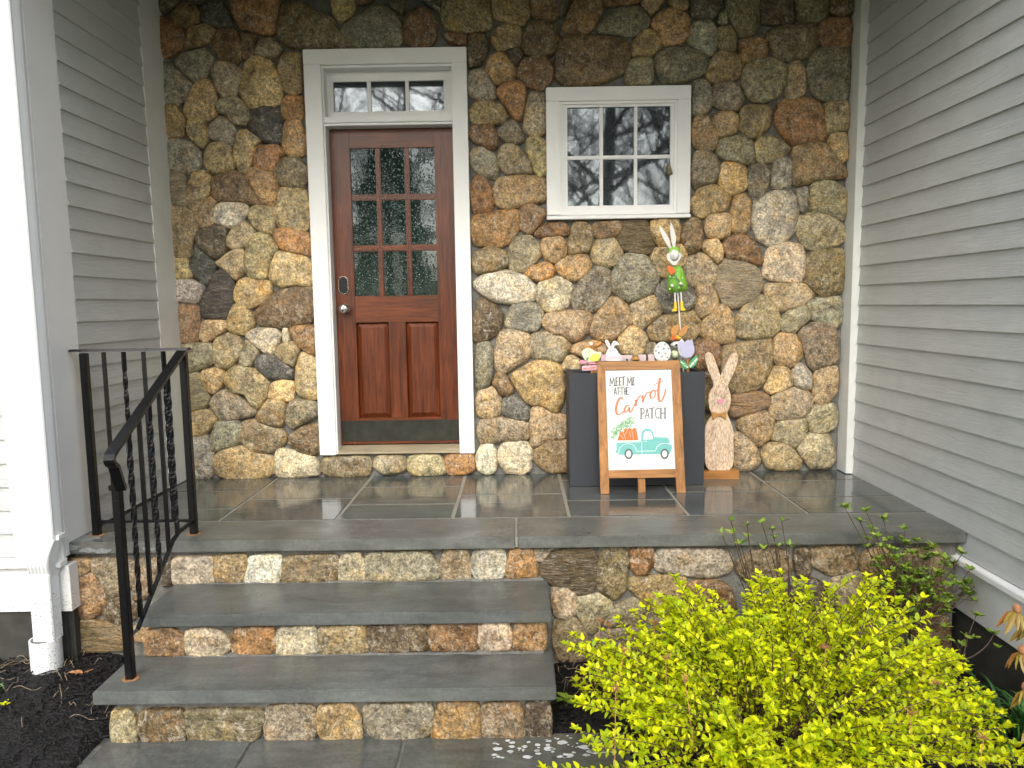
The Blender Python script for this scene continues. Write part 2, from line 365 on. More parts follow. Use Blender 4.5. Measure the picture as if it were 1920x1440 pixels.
S_A = """d 60 -60 330 -60 320 30 290 70 200 112 110 122 68 90 60 0; b 330 45 440 35 505 110 485 205 385 258 290 215 258 130; r 80 150 200 160 330 245 370 330 335 430 230 512 120 505 72 400 62 250;
k 560 20 700 25 765 120 795 225 690 248 560 205 500 145; d 345 -60 570 -60 560 10 500 45 430 35; bt 420 250 560 215 640 280 605 370 480 425 385 452 362 350; ob 790 -60 1225 -60 1205 130 1175 290 1100 325 980 290 870 258 805 140;
bn 1250 30 1400 18 1560 105 1700 170 1742 280 1740 432 1350 435 1220 365 1200 220; br 680 268 820 268 875 380 895 500 840 568 700 545 620 430 640 330; b 885 300 1015 330 995 500 910 545 875 430; bg 1050 370 1150 345 1245 440 1205 515 1100 535 1005 480;
g 330 495 540 438 615 520 605 620 540 705 450 735 350 655 285 570; g 100 552 220 540 300 640 432 750 380 865 300 955 200 938 98 932 86 750; gt 650 565 780 565 885 640 865 740 832 865 700 875 645 760 615 650;
y 930 535 1060 495 1150 565 1245 740 1235 905 1180 955 1000 978 920 935 865 830 885 680; bt 1250 488 1405 478 1418 620 1422 825 1330 855 1245 800 1205 620; ty 470 745 570 700 635 780 655 900 655 1045 560 1085 420 1080 365 1010 385 880;
gn 700 895 830 875 920 945 965 1060 925 1130 810 1115 755 1045 680 1015 650 950; ot 108 958 270 942 342 1010 384 1120 372 1215 250 1245 118 1250 102 1100; y 415 1085 540 1070 582 1180 585 1270 530 1330 458 1285 400 1190; g 680 1055 780 1085 835 1180 815 1315 710 1285 588 1245 575 1160;
k 970 998 1080 962 1212 982 1254 1100 1252 1285 1180 1310 1060 1265 958 1195 932 1140 968 1060; o 1290 868 1422 878 1432 1060 1340 1082 1248 1062 1242 930; oy 1270 1095 1402 1082 1448 1200 1452 1392 1330 1418 1256 1350 1248 1230; ty 850 1188 940 1178 1065 1260 1005 1340 985 1440 945 1562 870 1565 815 1420 820 1280;
g 140 1275 300 1252 442 1298 528 1390 522 1472 470 1535 420 1562 200 1525 138 1485 116 1370; t 590 1305 680 1285 772 1318 815 1430 805 1535 680 1560 608 1565 548 1480 556 1380; ob 1030 1318 1200 1305 1275 1380 1225 1440 1185 1545 1130 1565 1060 1515 998 1502 1002 1380"""
S_B = """gtS 170 195 280 172 352 208 385 320 402 482 370 525 270 505 178 492 148 340; t 440 215 540 196 603 248 598 392 552 455 480 525 418 538 376 462 398 330; db 640 228 800 178 922 238 955 340 1055 462 1062 502 900 494 660 474 602 402 602 278;
yo 950 178 1020 162 1192 228 1214 322 1194 502 1140 518 1058 482 998 372 916 270; dn 1240 76 1400 86 1465 170 1468 324 1380 344 1228 322 1170 190; tp 1240 346 1380 336 1462 388 1484 522 1480 705 1400 744 1218 702 1182 570 1196 430; t 500 478 610 436 654 490 644 642 610 705 518 708 466 622 436 540;
w 660 508 720 476 912 490 938 572 862 664 790 714 636 652 632 590; yp 980 516 1172 506 1194 600 1174 764 1080 754 988 692 942 600; bp 208 526 330 506 442 556 494 702 484 764 432 834 432 962 350 994 218 964 176 862 168 640; d 540 706 680 682 744 730 738 934 680 994 558 934 486 862 476 770;
p 800 716 900 652 978 720 1004 782 920 874 840 908 758 872 752 800; t 970 788 1060 746 1152 800 1204 902 1152 992 1112 1162 1010 1178 918 1112 906 960; o 1190 716 1260 702 1470 748 1498 822 1494 964 1380 934 1238 902 1198 842 1162 780; y 1200 926 1320 936 1482 978 1514 1132 1504 1234 1370 1224 1240 1248 1136 1172 1148 1040;
y 238 988 392 982 402 1050 444 1142 380 1174 218 1168 192 1080; k 480 916 540 932 654 1030 644 1092 570 1224 508 1202 428 1112 402 1040; yp 790 926 830 896 902 918 908 1052 892 1122 830 1174 758 1112 698 1062 646 1020; w 250 1176 430 1172 544 1230 512 1332 460 1394 330 1372 216 1342 206 1260;
kS 640 1106 720 1092 805 1170 820 1300 794 1452 740 1524 640 1534 516 1482 526 1330 598 1210; yo 880 1162 1060 1176 1144 1200 1148 1292 1060 1394 940 1434 848 1392 800 1320 828 1240"""
S_C = """rt 118 38 302 42 338 90 338 302 290 324 160 344 122 312 98 120; db 820 20 900 -42 1000 -88 1188 -98 1198 152 1140 198 900 224 778 198 746 110; yt 600 48 680 58 748 140 742 192 680 268 598 252 542 215 566 110; y 368 168 510 162 548 190 532 242 440 302 380 338 346 280;
nt 460 298 560 260 652 308 668 372 622 472 540 528 468 512 432 430; gp 178 358 300 332 432 338 442 482 340 534 200 562 148 552 132 450; gt 690 308 740 348 788 402 752 462 700 518 638 492 658 400; yw 740 228 900 222 954 270 934 332 890 418 838 412 758 352 686 290; yw 965 228 1000 226 1017 320 970 332;
ro 1020 212 1160 198 1204 228 1214 392 1170 415 1088 362 1028 282; bn 950 338 1040 328 1092 370 1042 512 968 472 898 415; k 790 422 880 418 962 458 1044 530 1044 602 900 604 828 592 752 490; yt 1090 418 1150 408 1218 470 1228 742 1150 758 1068 702 1052 560; y 368 538 480 522 528 560 512 642 450 714 398 682 357 590;
gtS 200 578 330 558 382 638 418 740 382 812 290 838 188 832 172 700; pt 570 528 640 492 762 538 844 610 854 692 832 762 780 828 718 792 688 722 558 692 527 600; gp 470 708 540 682 642 738 764 836 752 872 620 904 520 934 478 892 417 790; y 880 638 960 602 1032 618 1053 680 1032 768 940 757 852 737;
yb 850 753 950 763 988 810 962 953 880 953 768 902 778 860; gb 1040 753 1190 768 1232 800 1228 882 1110 933 1040 978 983 920 998 820; y 230 868 330 838 412 838 468 890 432 962 360 1028 240 1032 213 950; g 470 918 600 908 653 940 637 1082 530 1122 430 1143 417 1060 447 980; pb 680 918 780 908 962 978 988 1040 942 1122 830 1158 718 1143 637 1072 637 980;
db 1100 968 1220 933 1238 1000 1238 1142 1180 1173 1078 1143 1007 1082 1017 1020; gw 240 1038 400 1028 428 1110 448 1202 442 1322 400 1353 280 1362 228 1332 208 1200; yt 490 1138 630 1103 772 1158 872 1178 908 1270 862 1332 720 1363 560 1358 458 1312 437 1220; yw 930 1118 1060 1148 1202 1188 1243 1290 1222 1322 1100 1338 960 1348 898 1302 908 1200"""
S_D = """y 80 -30 262 -30 278 70 222 142 160 174 108 112; d 282 -60 420 -60 402 22 330 44 278 22; dg 200 188 330 98 420 46 520 46 612 118 644 230 634 352 500 374 158 380 152 270; d 540 -60 662 -60 657 110 610 92 543 42; dr 680 108 780 58 862 88 924 200 904 302 862 364 678 364 652 230; k 700 -60 942 -60 947 112 900 82 800 22;
bt 970 -60 1292 -60 1344 90 1334 232 1200 254 1080 264 968 222 952 110; dr 960 272 1150 272 1143 352 1080 364 1008 332; d 1170 278 1282 262 1324 380 1262 502 1170 534 1148 400; bt 1340 -60 1622 -60 1644 120 1592 202 1480 192 1368 152; b 1650 -60 1892 -60 1884 90 1842 164 1720 154 1652 122; bt 1370 228 1450 188 1562 208 1574 352 1480 388 1400 394 1342 320;
db 1610 218 1700 162 1842 188 1874 310 1822 424 1700 444 1598 412 1577 320; d 1470 398 1560 378 1592 430 1542 512 1488 482; oy 1340 448 1420 408 1492 470 1528 560 1502 632 1400 664 1328 612 1302 530; rd 1580 478 1680 438 1782 458 1824 540 1802 642 1720 714 1618 672 1542 590"""
S_E = """g 90 163 170 153 222 220 253 290 242 352 180 363 78 322 55 240; o 300 248 400 223 453 270 442 402 420 488 368 472 298 372 252 300; bt 118 358 230 358 292 400 328 460 292 507 200 523 108 517 72 440; rd 108 528 230 518 268 600 257 672 210 688 98 632 65 580; dg 318 498 380 488 432 580 438 622 390 653 308 632 262 570;
gp 478 308 572 308 588 400 583 572 490 603 438 540 448 430; yt 470 618 520 588 594 640 594 842 540 873 498 802 452 680; g 108 678 170 673 242 720 270 840 252 882 190 873 108 832 72 750; gt 288 668 350 638 402 668 482 770 498 842 330 858 278 812 257 740; r 108 878 150 862 212 920 243 1020 222 1102 110 1118 83 1042 77 950;
bt 268 878 400 862 562 868 593 930 588 1032 460 1063 330 1088 258 1062 237 960; bo 108 1128 300 1098 402 1093 418 1190 372 1292 290 1348 108 1332 82 1230; rt 428 1068 490 1053 593 1100 542 1202 480 1258 413 1222 407 1120; d 660 20 720 0 720 180 645 165"""
S_F = """bn 110 38 190 10 292 38 303 120 252 152 110 173 82 110; gt 330 -42 440 -58 493 0 503 70 402 168 318 152 307 60; o 440 133 540 103 588 140 583 192 490 223 407 180; wg 130 188 290 152 402 183 473 250 468 347 320 363 228 352 128 292 92 240; yw 500 228 600 195 683 230 698 290 662 382 560 413 488 352 472 280;
bd 130 322 230 368 278 430 252 522 180 583 93 588 87 450; g 330 363 430 347 502 378 518 440 482 522 400 533 287 497 297 430; yg 250 528 350 517 433 548 438 640 432 692 330 753 280 783 228 762 222 650; bg 460 548 520 527 652 558 688 620 643 692 600 718 458 692 437 620; dg 110 598 180 587 218 650 207 832 170 868 108 883 102 740;
b 240 777 290 797 338 880 302 928 250 908 207 850; oy 330 788 470 712 560 702 632 748 648 860 643 962 600 1034 518 988 430 978 368 902 318 810; yp 130 888 220 877 258 930 252 1037 190 1058 118 1043 107 950; k 280 938 350 917 412 978 433 1002 427 1073 330 1063 262 1022; pb 450 998 510 982 572 1028 658 1043 720 1100 658 1183 540 1203 450 1243 437 1100;
bg 140 1068 240 1052 422 1078 433 1192 250 1208 130 1223 112 1132; w 140 1228 210 1222 238 1300 227 1382 170 1403 118 1372 107 1300; yw 270 1208 410 1202 453 1270 443 1372 390 1403 290 1393 237 1310; b 510 1198 700 1192 760 1260 740 1382 560 1398 468 1332 457 1260"""
S_G = """rb 90 188 270 173 313 240 302 302 60 315 17 280; bt 360 188 450 167 533 240 533 362 502 443 330 468 307 380; b 550 188 640 173 780 162 803 230 742 302 600 333 542 290; bdS 830 163 1010 152 1053 260 1088 382 1052 443 940 463 798 412 752 330 788 250; ot 1060 168 1180 142 1302 148 1323 240 1302 352 1200 398 1118 372 1057 280; b 1400 148 1490 147 1523 250 1518 382 1450 468 1378 442 1322 330 1347 220;
yb 90 328 250 312 293 380 293 472 210 538 108 522 67 400; p 580 333 720 317 803 450 752 552 660 588 548 542 517 440; ty 1090 418 1200 397 1330 378 1388 480 1362 562 1250 663 1160 668 1057 520; oy 230 508 330 477 470 467 523 560 462 662 370 708 258 662 202 580; dg 430 668 580 572 692 608 698 802 652 922 540 983 368 962 342 860;
gd 780 498 890 457 1000 477 1082 558 1138 670 1092 802 970 863 850 898 728 802 697 680; pb 120 998 360 967 502 983 533 1040 492 1182 380 1263 318 1242 268 1192 150 1183 82 1090; tb 680 858 770 862 852 938 893 1070 832 1132 700 1253 558 1232 507 1150 537 1050; pt 880 918 1080 832 1142 930 1153 1000 1062 1062 990 1138 908 1112 862 1000;
kg 1200 688 1330 677 1442 790 1463 880 1402 962 1200 1003 1108 872 1102 770; tb 1150 1018 1350 982 1452 978 1503 1060 1493 1182 1440 1233 1080 1253 1032 1130; t 880 1112 960 1138 1023 1220 1003 1312 960 1383 820 1373 762 1290 778 1200; by 380 1268 540 1232 642 1278 663 1362 480 1403 328 1342; pt 300 1388 360 1373 432 1430 422 1523 250 1503; gt 1020 1288 1090 1257 1123 1330 1102 1403 1000 1393;
b 440 1430 700 1400 900 1410 930 1560 760 1640 500 1600; tb 960 1420 1200 1420 1360 1470 1380 1640 1100 1700 960 1600; g 420 1630 720 1670 760 1850 640 1960 420 1940; b 780 1680 1050 1700 1080 1960 800 1980; t 1110 1740 1360 1690 1400 1900 1120 1960; p 420 1990 700 2000 700 2200 430 2210; g 720 2020 1000 2010 1010 2200 730 2210; bt 1040 2010 1400 2000 1400 2200 1040 2210; b 440 2250 800 2250 800 2400 440 2400; t 830 2250 1200 2240 1200 2400 830 2400; g 1230 2240 1420 2240 1420 2380 1230 2380"""
S_H = """yn -140 -60 32 -60 48 70 -20 98 -104 62; kd 70 -60 332 -60 348 80 292 152 180 183 78 152; dn 370 -60 682 -60 693 242 640 303 520 348 467 250 407 150; d 695 -60 980 -60 1003 180 992 222 850 228 707 212; dn 1010 -60 1302 -60 1303 150 1242 202 1160 213 1028 182; bd 1318 -60 1528 -60 1522 132 1400 158 1317 112;
kw 130 198 250 187 313 290 302 422 260 498 148 452 47 370 67 260; yd 328 258 430 242 473 320 473 442 360 458 307 390; g 328 128 382 112 388 217 308 202; ob 528 368 640 337 742 358 763 440 742 522 620 543 540 568 512 460; dn 778 278 920 227 1182 227 1223 300 1202 412 1120 523 900 553 808 462 757 360; do 1248 178 1492 162 1518 280 1493 422 1250 418 1222 300;
dg 1190 458 1330 427 1493 427 1508 600 1493 852 1440 913 1260 908 1158 832 1112 650; dy 268 518 360 457 482 477 538 590 502 702 400 743 258 753 217 660; gn 558 608 680 527 812 527 933 598 928 732 862 863 730 918 598 893 537 760; gt 958 568 1042 552 1098 640 1103 832 1020 883 928 893 937 720; g 108 738 210 732 268 830 262 962 180 1038 83 1022 92 870;
gd 298 758 430 742 502 788 543 900 502 992 370 998 268 932 262 840; ob 858 918 1080 877 1232 918 1288 1080 1293 1262 1150 1268 978 1313 878 1192 817 1090; gy 1288 928 1482 908 1498 1050 1482 1172 1380 1188 1298 1208 1262 1090; t 298 1028 420 1002 493 1050 483 1192 400 1223 318 1223 267 1080; tb 528 978 640 947 783 958 803 1040 762 1162 680 1238 588 1238 507 1140;
bt 118 1053 210 1042 293 1120 318 1240 292 1342 200 1363 93 1312 82 1170; gn 338 1258 500 1222 622 1268 643 1400 632 1482 540 1478 378 1443 297 1390; tn 678 1248 790 1217 902 1288 963 1340 902 1402 840 1453 718 1473 648 1422 637 1330; bt 1008 1328 1180 1277 1302 1298 1372 1400 1463 1522 1463 1602 1300 1613 1180 1633 1048 1673 978 1642 972 1450; y 1338 1213 1462 1202 1483 1300 1483 1432 1430 1463 1378 1422 1307 1310;
bg -140 1500 -120 1490 -100 1560 -140 1560"""
S_I = """bg 108 28 220 8 292 60 333 170 292 292 180 333 98 348 72 200; oy 368 128 500 122 563 170 573 342 480 408 398 398 327 320 347 200; oy 148 358 240 317 342 348 433 430 382 542 260 593 148 618 72 530 82 460; gd 608 148 720 132 783 190 773 322 700 463 638 483 588 360 572 240; g 828 98 900 67 978 100 963 322 940 363 798 342 797 220;
wg 718 428 850 367 962 378 1023 450 1033 592 992 742 900 843 758 858 668 802 617 620 637 500; g 1018 368 1112 342 1123 420 1107 562 1080 583 1028 522; gt 1168 308 1280 277 1392 308 1473 390 1473 562 1440 643 1300 593 1158 572 1132 460; gt 1068 593 1220 577 1362 618 1448 690 1453 812 1400 863 1270 893 1128 903 1058 832 1007 690;
to 468 428 570 407 613 480 603 692 570 753 478 773 422 720 427 550; yp 228 598 400 582 428 640 417 772 340 803 228 793 202 700; yp 208 828 300 807 353 880 353 972 310 1028 248 972 172 890; rb 388 798 500 762 602 788 683 880 723 1012 690 1048 568 1012 398 982 357 890; yw 778 888 920 837 1062 868 1098 960 1083 1193 1000 1208 828 1183 722 1142 737 990;
bt 1148 928 1280 902 1443 897 1453 1050 1433 1292 1250 1318 1158 1252 1092 1172 1107 1040; tg 58 978 150 937 222 958 303 1060 313 1142 250 1213 108 1238 27 1172 22 1060; gtS 358 998 520 1002 652 1058 718 1150 718 1232 642 1353 460 1433 368 1393 287 1220 307 1090; rp 118 1238 247 1212 303 1310 323 1402 252 1483 170 1513 112 1450; tp 748 1213 1092 1202 1188 1330 1102 1403 940 1453 858 1463 788 1352 727 1290"""
S_J = """by 278 53 340 57 392 120 418 310 392 352 270 348 142 300 147 190; tn 488 58 620 -23 702 -13 763 130 768 252 720 303 560 328 428 302 412 190; gt 818 108 930 57 992 78 1023 150 932 222 892 273 790 268 767 190; g 998 18 1060 -3 1242 -13 1268 60 1252 202 1220 228 1128 188 1038 172 983 80; bg 958 228 1080 182 1192 208 1223 300 1243 472 1202 523 1030 568 988 502 957 380 917 290;
yo 738 288 890 277 948 400 933 492 860 543 758 533 712 460; tb 338 378 560 337 692 312 723 420 713 532 642 683 600 723 480 738 368 753 327 640 297 470; rb 118 338 230 312 292 368 308 480 272 562 108 553 77 430; y 718 548 810 542 873 610 863 692 780 733 708 758 647 710 687 620; gw 898 528 950 517 1018 600 1018 713 960 718 888 692 867 590;
yt 1068 558 1212 527 1238 620 1223 742 1150 823 1070 838 1027 790 1032 640; rtS 388 753 620 742 698 790 673 862 560 908 418 938 367 910; gt 758 738 880 702 982 728 1033 800 1013 892 970 943 758 968 697 900 687 820; gp 1038 848 1180 832 1223 900 1213 1022 1120 1063 1060 1073 987 1020 977 930; bp 498 918 640 890 723 950 713 1092 600 1168 538 1123 447 1040 437 970;
yg 758 978 870 952 972 947 988 1040 942 1143 880 1183 778 1143 697 1110 717 1030; gp 998 1067 1150 1077 1193 1170 1208 1272 1150 1343 1020 1343 948 1260 907 1180; yn 658 1158 740 1142 862 1178 943 1290 922 1353 760 1363 668 1343 622 1250; pt 388 1078 460 1062 562 1138 613 1250 602 1333 510 1363 398 1358; b 108 588 212 577 250 700 240 880 88 883; bt 98 928 300 937 382 1050 372 1353 98 1353"""
S_K = """dn 700 40 900 37 917 80 902 127 800 139 698 132 680 82; tg 940 37 1060 33 1084 80 1062 112 980 124 923 90; yg 1095 35 1230 30 1267 100 1242 124 1120 130 1086 100; o 1270 30 1390 27 1399 100 1352 124 1280 127 1248 80"""
# ------------------------------------------------------------------ back wall of fieldstone
XL, XR = -2.15, 2.115
YM, YS, YC = -.114, -.128, -.162          # mortar face, stone rim, casing face
wall = thing('stone_wall', 'tall fieldstone back wall of the porch in tan, brown and grey cobbles', 'stone wall', (0, -.1, -.02))
wt, wz = {}, 3.3
dL = PY(580, 400, YC).x; dR = PY(880, 400, YC).x; dT = PY(720, 92, YC).z; dB = PY(745, 851, YC).z
nL = PY(1026, 290, YC).x; nR = PY(1293, 290, YC).x; nT = PY(1160, 164, YC).z; nB = PY(1160, 408, YC).z
mb = MB()
def wallpatch(x0, x1, z0, z1):
    nx, nz = max(1, int((x1 - x0) / .035)), max(1, int((z1 - z0) / .035)); o = len(mb.v)
    for j in range(nz + 1):
        for i in range(nx + 1):
            p = Vector((x0 + (x1 - x0) * i / nx, YM, z0 + (z1 - z0) * j / nz)); p.y += .012 * noise.noise(p * 11) + .006 * noise.noise(p * 31); mb.v.append(p)
    for j in range(nz):
        for i in range(nx):
            a = o + j * (nx + 1) + i; mb.f.append((a, a + 1, a + nx + 2, a + nx + 1))
e = .06
for a in ((XL, dL + e, -.05, wz), (dR - e, nL + e, -.05, wz), (nR - e, XR, -.05, wz), (dL + e, dR - e, dT - e, wz), (dL + e, dR - e, -.05, dB + .02), (nL + e, nR - e, nT - e, wz), (nL + e, nR - e, -.05, nB + e)): wallpatch(*a)
obj('mortar', mb, M['mortar'], wall, smooth=True)
mb = MB().box((XL - .2, .12, -.1), (XR + .2, .3, wz)); obj('wall_core', mb, M['concrete'], wall)
for d_, ox, oy, s in ((S_A, 270, 0, 4.8), (S_B, 270, 280, 4.8), (S_C, 290, 560, 4.), (S_D, 600, 0, 4.174), (S_E, 860, 90, 3.6), (S_F, 860, 460, 3.272), (S_G, 1000, 380, 4.8),
                      (S_H, 1280, 0, 4.8), (S_I, 1280, 280, 4.8), (S_J, 1280, 560, 4.235), (S_K, 330, 840, 2.494)):
    stones(d_, ox, oy, s, YS, wall)
S_1040 = "bd 60 470 300 440 620 450 900 520 945 640 900 860 760 960 500 1060 300 1070 90 1060 10 940 30 640; t 1080 380 1200 375 1300 480 1318 580 1200 690 1000 698 965 640 990 500; gn 940 760 1080 715 1200 740 1225 900 1180 1050 920 1058 868 950; dg 1260 690 1400 600 1560 575 1800 640 1915 740 1880 880 1760 960 1600 1020 1330 1030 1250 830; oy 1240 220 1400 110 1560 150 1660 220 1650 440 1580 540 1370 560 1290 430 1220 340; dg 520 400 620 240 800 90 1060 80 1190 260 1120 390 960 465 700 425; br 240 -60 560 -60 590 120 520 290 420 410 150 415 100 340 180 140; yn 1060 -60 1370 -60 1310 90 1190 190 1090 90; br 600 -60 1030 -60 1050 40 880 70 640 95; d -10 -60 190 -60 140 160 20 240 -60 180"
stones(S_1040, 1040, 0, 6.62, YS, wall)

# ------------------------------------------------------------------ side walls: each clapboard a part, trim boards, skirt, foundation
def board_mesh(x, sgn, y0, y1, z0, h, lap=.012):
    # profile in (x,z): thin at the top edge, thick butt at the bottom
    pr = [(0, z0), (lap + .004, z0), (lap + .004, z0 + .004), (.003, z0 + h + .02), (0, z0 + h + .02)]
    return MB().prism([(x + sgn * a, y0, z) for a, z in pr], (0, y1 - y0, 0))
left = thing('siding_wall', 'grey clapboard left side wall of the porch behind the railing', 'siding wall', (XL, -.8, 0), 'grey clapboard walls round the porch')
yA = PX(124, 400, XL).y; yB = PX(281, 400, XL).y
for k_ in range(-1, 29):
    z = .037 + .1115 * k_
    obj('clapboard', board_mesh(XL, 1, yA, yB, max(z, .012), .1115 if k_ >= 0 else .05), M['siding'], left)
obj('wall_sheathing', MB().box((XL - .12, -1.2, -.7), (XL - .001, 0, 3.3)), M['concrete'], left)
obj('inner_trim', MB().box((XL, yB, .004), (XL + .016, -.06, 3.25)), M['trim'], left, bevel=.002)
yF = -1.46
right = thing('siding_wall', 'wide grey clapboard right side wall of the porch above a white ledge', 'siding wall', (XR, -1.5, 0), 'grey clapboard walls round the porch')
yR0, yR1 = -.10, -3.0
for k_ in range(-1, 28):
    z = -.004 + .1183 * k_
    obj('clapboard', board_mesh(XR, -1, yR1, yR0, z, .1183), M['siding'], right)
obj('wall_sheathing', MB().box((XR + .001, yR1, -.9), (XR + .14, .2, 3.3)), M['concrete'], right)
obj('inner_trim', MB().box((2.060, -.245, .004), (XR, -.06, 3.25)), M['trim'], right, bevel=.002)
mb = MB().prism([(XR, -1.30, -.126), (XR - .052, -1.30, -.132), (XR - .052, -1.30, -.160), (XR, -1.30, -.160)], (0, yR1 + 1.30, 0))
obj('water_table', mb, M['white'], right, bevel=.003)
obj('skirt_board', MB().box((XR, -1.33, -.39), (XR - .020, yR1, -.162)), M['trim'], right, bevel=.002)
obj('foundation', MB().box((XR + .1, yR1, -1.1), (XR - .006, -1.25, -.385)), M['concrete'], right)
obj('end_board', MB().box((XR + .14, yR1 - .022, -.39), (XR - .02, yR1, 3.3)), M['white'], right)

front = thing('siding_wall', 'grey clapboard front wall with white corner boards beside the downspout at the left edge', 'siding wall', (-2.6, yF, 0), 'grey clapboard walls round the porch')
xc = XL + .012
obj('corner_board', MB().box((xc - .022, yF, -.001 - .058), (xc, yA, 3.3)), M['trim_white'], front, bevel=.003, label='shaded grey white corner board facing the porch')
xs = PY(34, 1040, yF).x
obj('corner_board', MB().box((xs, yF - .024, -.068), (xc, yF, 3.3)), M['white_low'], front, bevel=.003, label='wide white corner board facing the garden')
for k_ in range(0, 31):
    z = -.055 + .112 * k_
    pr = [(0, z), (.014, z), (.014, z + .004), (.003, z + .13), (0, z + .13)]
    obj('clapboard', MB().prism([(xs, yF - a, zz) for a, zz in pr], (-1.6, 0, 0)), M['siding'], front)
obj('wall_sheathing', MB().box((xs - 1.6, yF + .002, -.9), (xc - .024, yF + .2, 3.3)), M['concrete'], front)
mb = MB().prism([(xs - 1.6, yF, -.060), (xs - 1.6, yF - .06, -.070), (xs - 1.6, yF - .06, -.094), (xs - 1.6, yF, -.094)], (PY(125, 1050, yF).x + .005 - xs + 1.6, 0, 0))
obj('water_table', mb, M['white_low'], front, bevel=.003)
obj('skirt_board', MB().box((xs - 1.6, yF - .022, -.318), (PY(137, 1100, yF).x, yF + .05, -.096)), M['white_low'], front, bevel=.002)
obj('foundation', MB().box((xs - 1.6, yF + .012, -1.0), (PY(137, 1150, yF).x - .004, yF + .2, -.31)), M['concrete'], front)

# porch roof that shades the top of the wall
roof = thing('porch_canopy', 'porch ceiling and eave shading the top of the stone wall', 'roof', (0, -.8, 3.2))
obj('ceiling', MB().box((XL - .1, -1.95, 3.2), (XR + .1, .3, 3.28)), M['roof'], roof)
obj('eave_beam', MB().box((-4.4, -2.05, 3.02), (XR + .1, -1.92, 3.4)), M['roof'], roof)

# ------------------------------------------------------------------ porch floor, lower wall, steps
porch = thing('porch', 'raised bluestone porch floor on a fieldstone base wall', 'porch', (0, -.8, -.6))
cols = [XL, -1.56, -.95, -.345, .26, .875, 1.49, XR]
rows = [[-.47, -.865], [-.675], [-.42, -.82], [-.63], [-.30, -.79], [-.635], [-.39, -.78]]
J = .0075
for i in range(7):
    ys = [-.05] + rows[i] + [-1.105]
    for a, b in zip(ys, ys[1:]):
        obj('flagstone', MB().box((cols[i] + J, a - J, -.03 + U(0, .0)), (cols[i + 1] - J, b + J, U(-.0008, .0008))), M['slate_wet'], porch, bevel=.003)
xl = PY(114, 1028, -1.435).x; xr = PX(1798, 995, XR - .002).x - .004
for a, b in ((xl, -.015 - J), (-.015 + J, xr)):
    mb = MB(); nseg = 40
    obj('coping_slab', MB().box((a, -1.435, -.056), (b, -1.105 - J, .0006)), M['slate'], porch, bevel=.004)
obj('floor_joints', MB().box((XL, -.05, -.05), (XR, -1.10, -.0030)), M['grout'], porch)
mb = MB().box((-.021, -1.428, -.05), (-.009, -1.1, -.003)); obj('coping_joint', mb, M['grout'], porch)
mb = MB()
for c, r, q in (((-2.13, -1.437, -.024), .030, 1), ((-2.05, -1.437, -.036), .026, 1), ((-1.98, -1.437, -.044), .03, 1), ((-1.76, -1.437, -.035), .022, 1)):
    mb.prism([(c[0] + r * 1.6 * math.cos(t) * U(.6, 1.2), -1.4362, c[2] + r * .5 * math.sin(t) * U(.5, 1.2)) for t in [k_ * .523 for k_ in range(12)]], (0, .001, 0))
mb.prism([(XL + .04 + .10 * math.cos(t) * U(.6, 1.2), -1.37 + .05 * math.sin(t) * U(.6, 1.2), .0012) for t in [k_ * .523 for k_ in range(12)]], (0, 0, -.0006))
obj('mineral_bloom', mb, M['lichen'], porch)
obj('base_core', MB().box((XL + .01, -1.384, -1.0), (XR - .03, -.3, -.056)), M['mortar'], porch)
S_M = """bdS 130 560 200 488 320 458 470 458 513 560 483 742 400 778 198 708 128 650; pg 75 462 212 462 132 550 92 542; bt 538 473 690 462 718 560 693 742 620 803 508 742 497 600; o 735 462 872 452 883 560 842 628 760 638 722 560; gw 918 473 1100 462 1350 467 1408 520 1403 622 1250 663 1048 642 918 622 882 550; pb 1448 558 1530 488 1650 462 1782 478 1813 560 1803 642 1700 723 1558 718 1438 620;
yw 208 718 330 712 358 770 358 902 300 938 218 922 192 800; wy 368 788 530 767 603 830 593 892 480 1033 428 1012 362 890; gt 618 848 750 797 818 850 813 962 760 983 558 988 557 950; yo 738 653 1080 637 1103 700 1062 812 960 883 880 883 778 792 707 720; bo 1128 688 1300 667 1402 728 1443 890 1380 913 1198 892 1092 800; bp 218 948 330 927 402 978 443 1080 422 1202 330 1243 238 1222 202 1080; bg 458 1078 560 1007 780 987 843 1050 903 1152 840 1253 558 1258 447 1230; kp 838 908 1000 847 1100 837 1183 910 1162 1002 960 1013 848 962; rd 1188 918 1440 912 1463 1000 1400 1063 1198 1042; b 920 1060 1100 1030 1180 1080 1160 1260 940 1260; g 1190 1080 1400 1090 1480 1180 1440 1280 1200 1270"""
S_N = """bp 218 343 420 327 443 400 422 468 300 473 217 420; ot 468 378 560 332 643 400 653 482 560 518 467 450; gy 338 488 440 462 513 520 523 602 450 653 338 632 307 560; tn 680 348 850 337 883 400 862 472 700 483; d 118 538 220 492 293 540 303 622 200 653 118 622; rb 718 498 880 487 903 600 882 653 738 643; g 558 738 660 687 703 780 662 853 558 843; b 778 688 900 677 913 882 768 893; b 543 538 680 527 703 642 600 693 528 642; bt 300 680 520 670 540 850 320 860; b 60 660 280 660 280 860 60 860; db 132 350 205 345 212 420 205 470 150 480 135 420; d 20 560 100 545 110 640 60 660 15 640; bg 450 530 520 525 525 610 470 630; g 720 670 760 660 750 880 690 880"""
S_Q = """by 403 213 525 210 533 270 490 303 438 301 402 250; gb 538 213 720 210 803 240 793 332 720 423 638 438 588 342 527 260; yo 448 318 530 297 593 360 628 440 593 532 510 568 448 532 432 420; db 648 448 730 427 803 480 793 562 700 603 638 582 607 510; ybS 468 568 600 577 740 608 763 680 743 742 600 758 448 752 432 680; pb 788 223 915 212 933 300 873 432 798 452 777 330; y 788 603 882 602 857 690 798 692"""
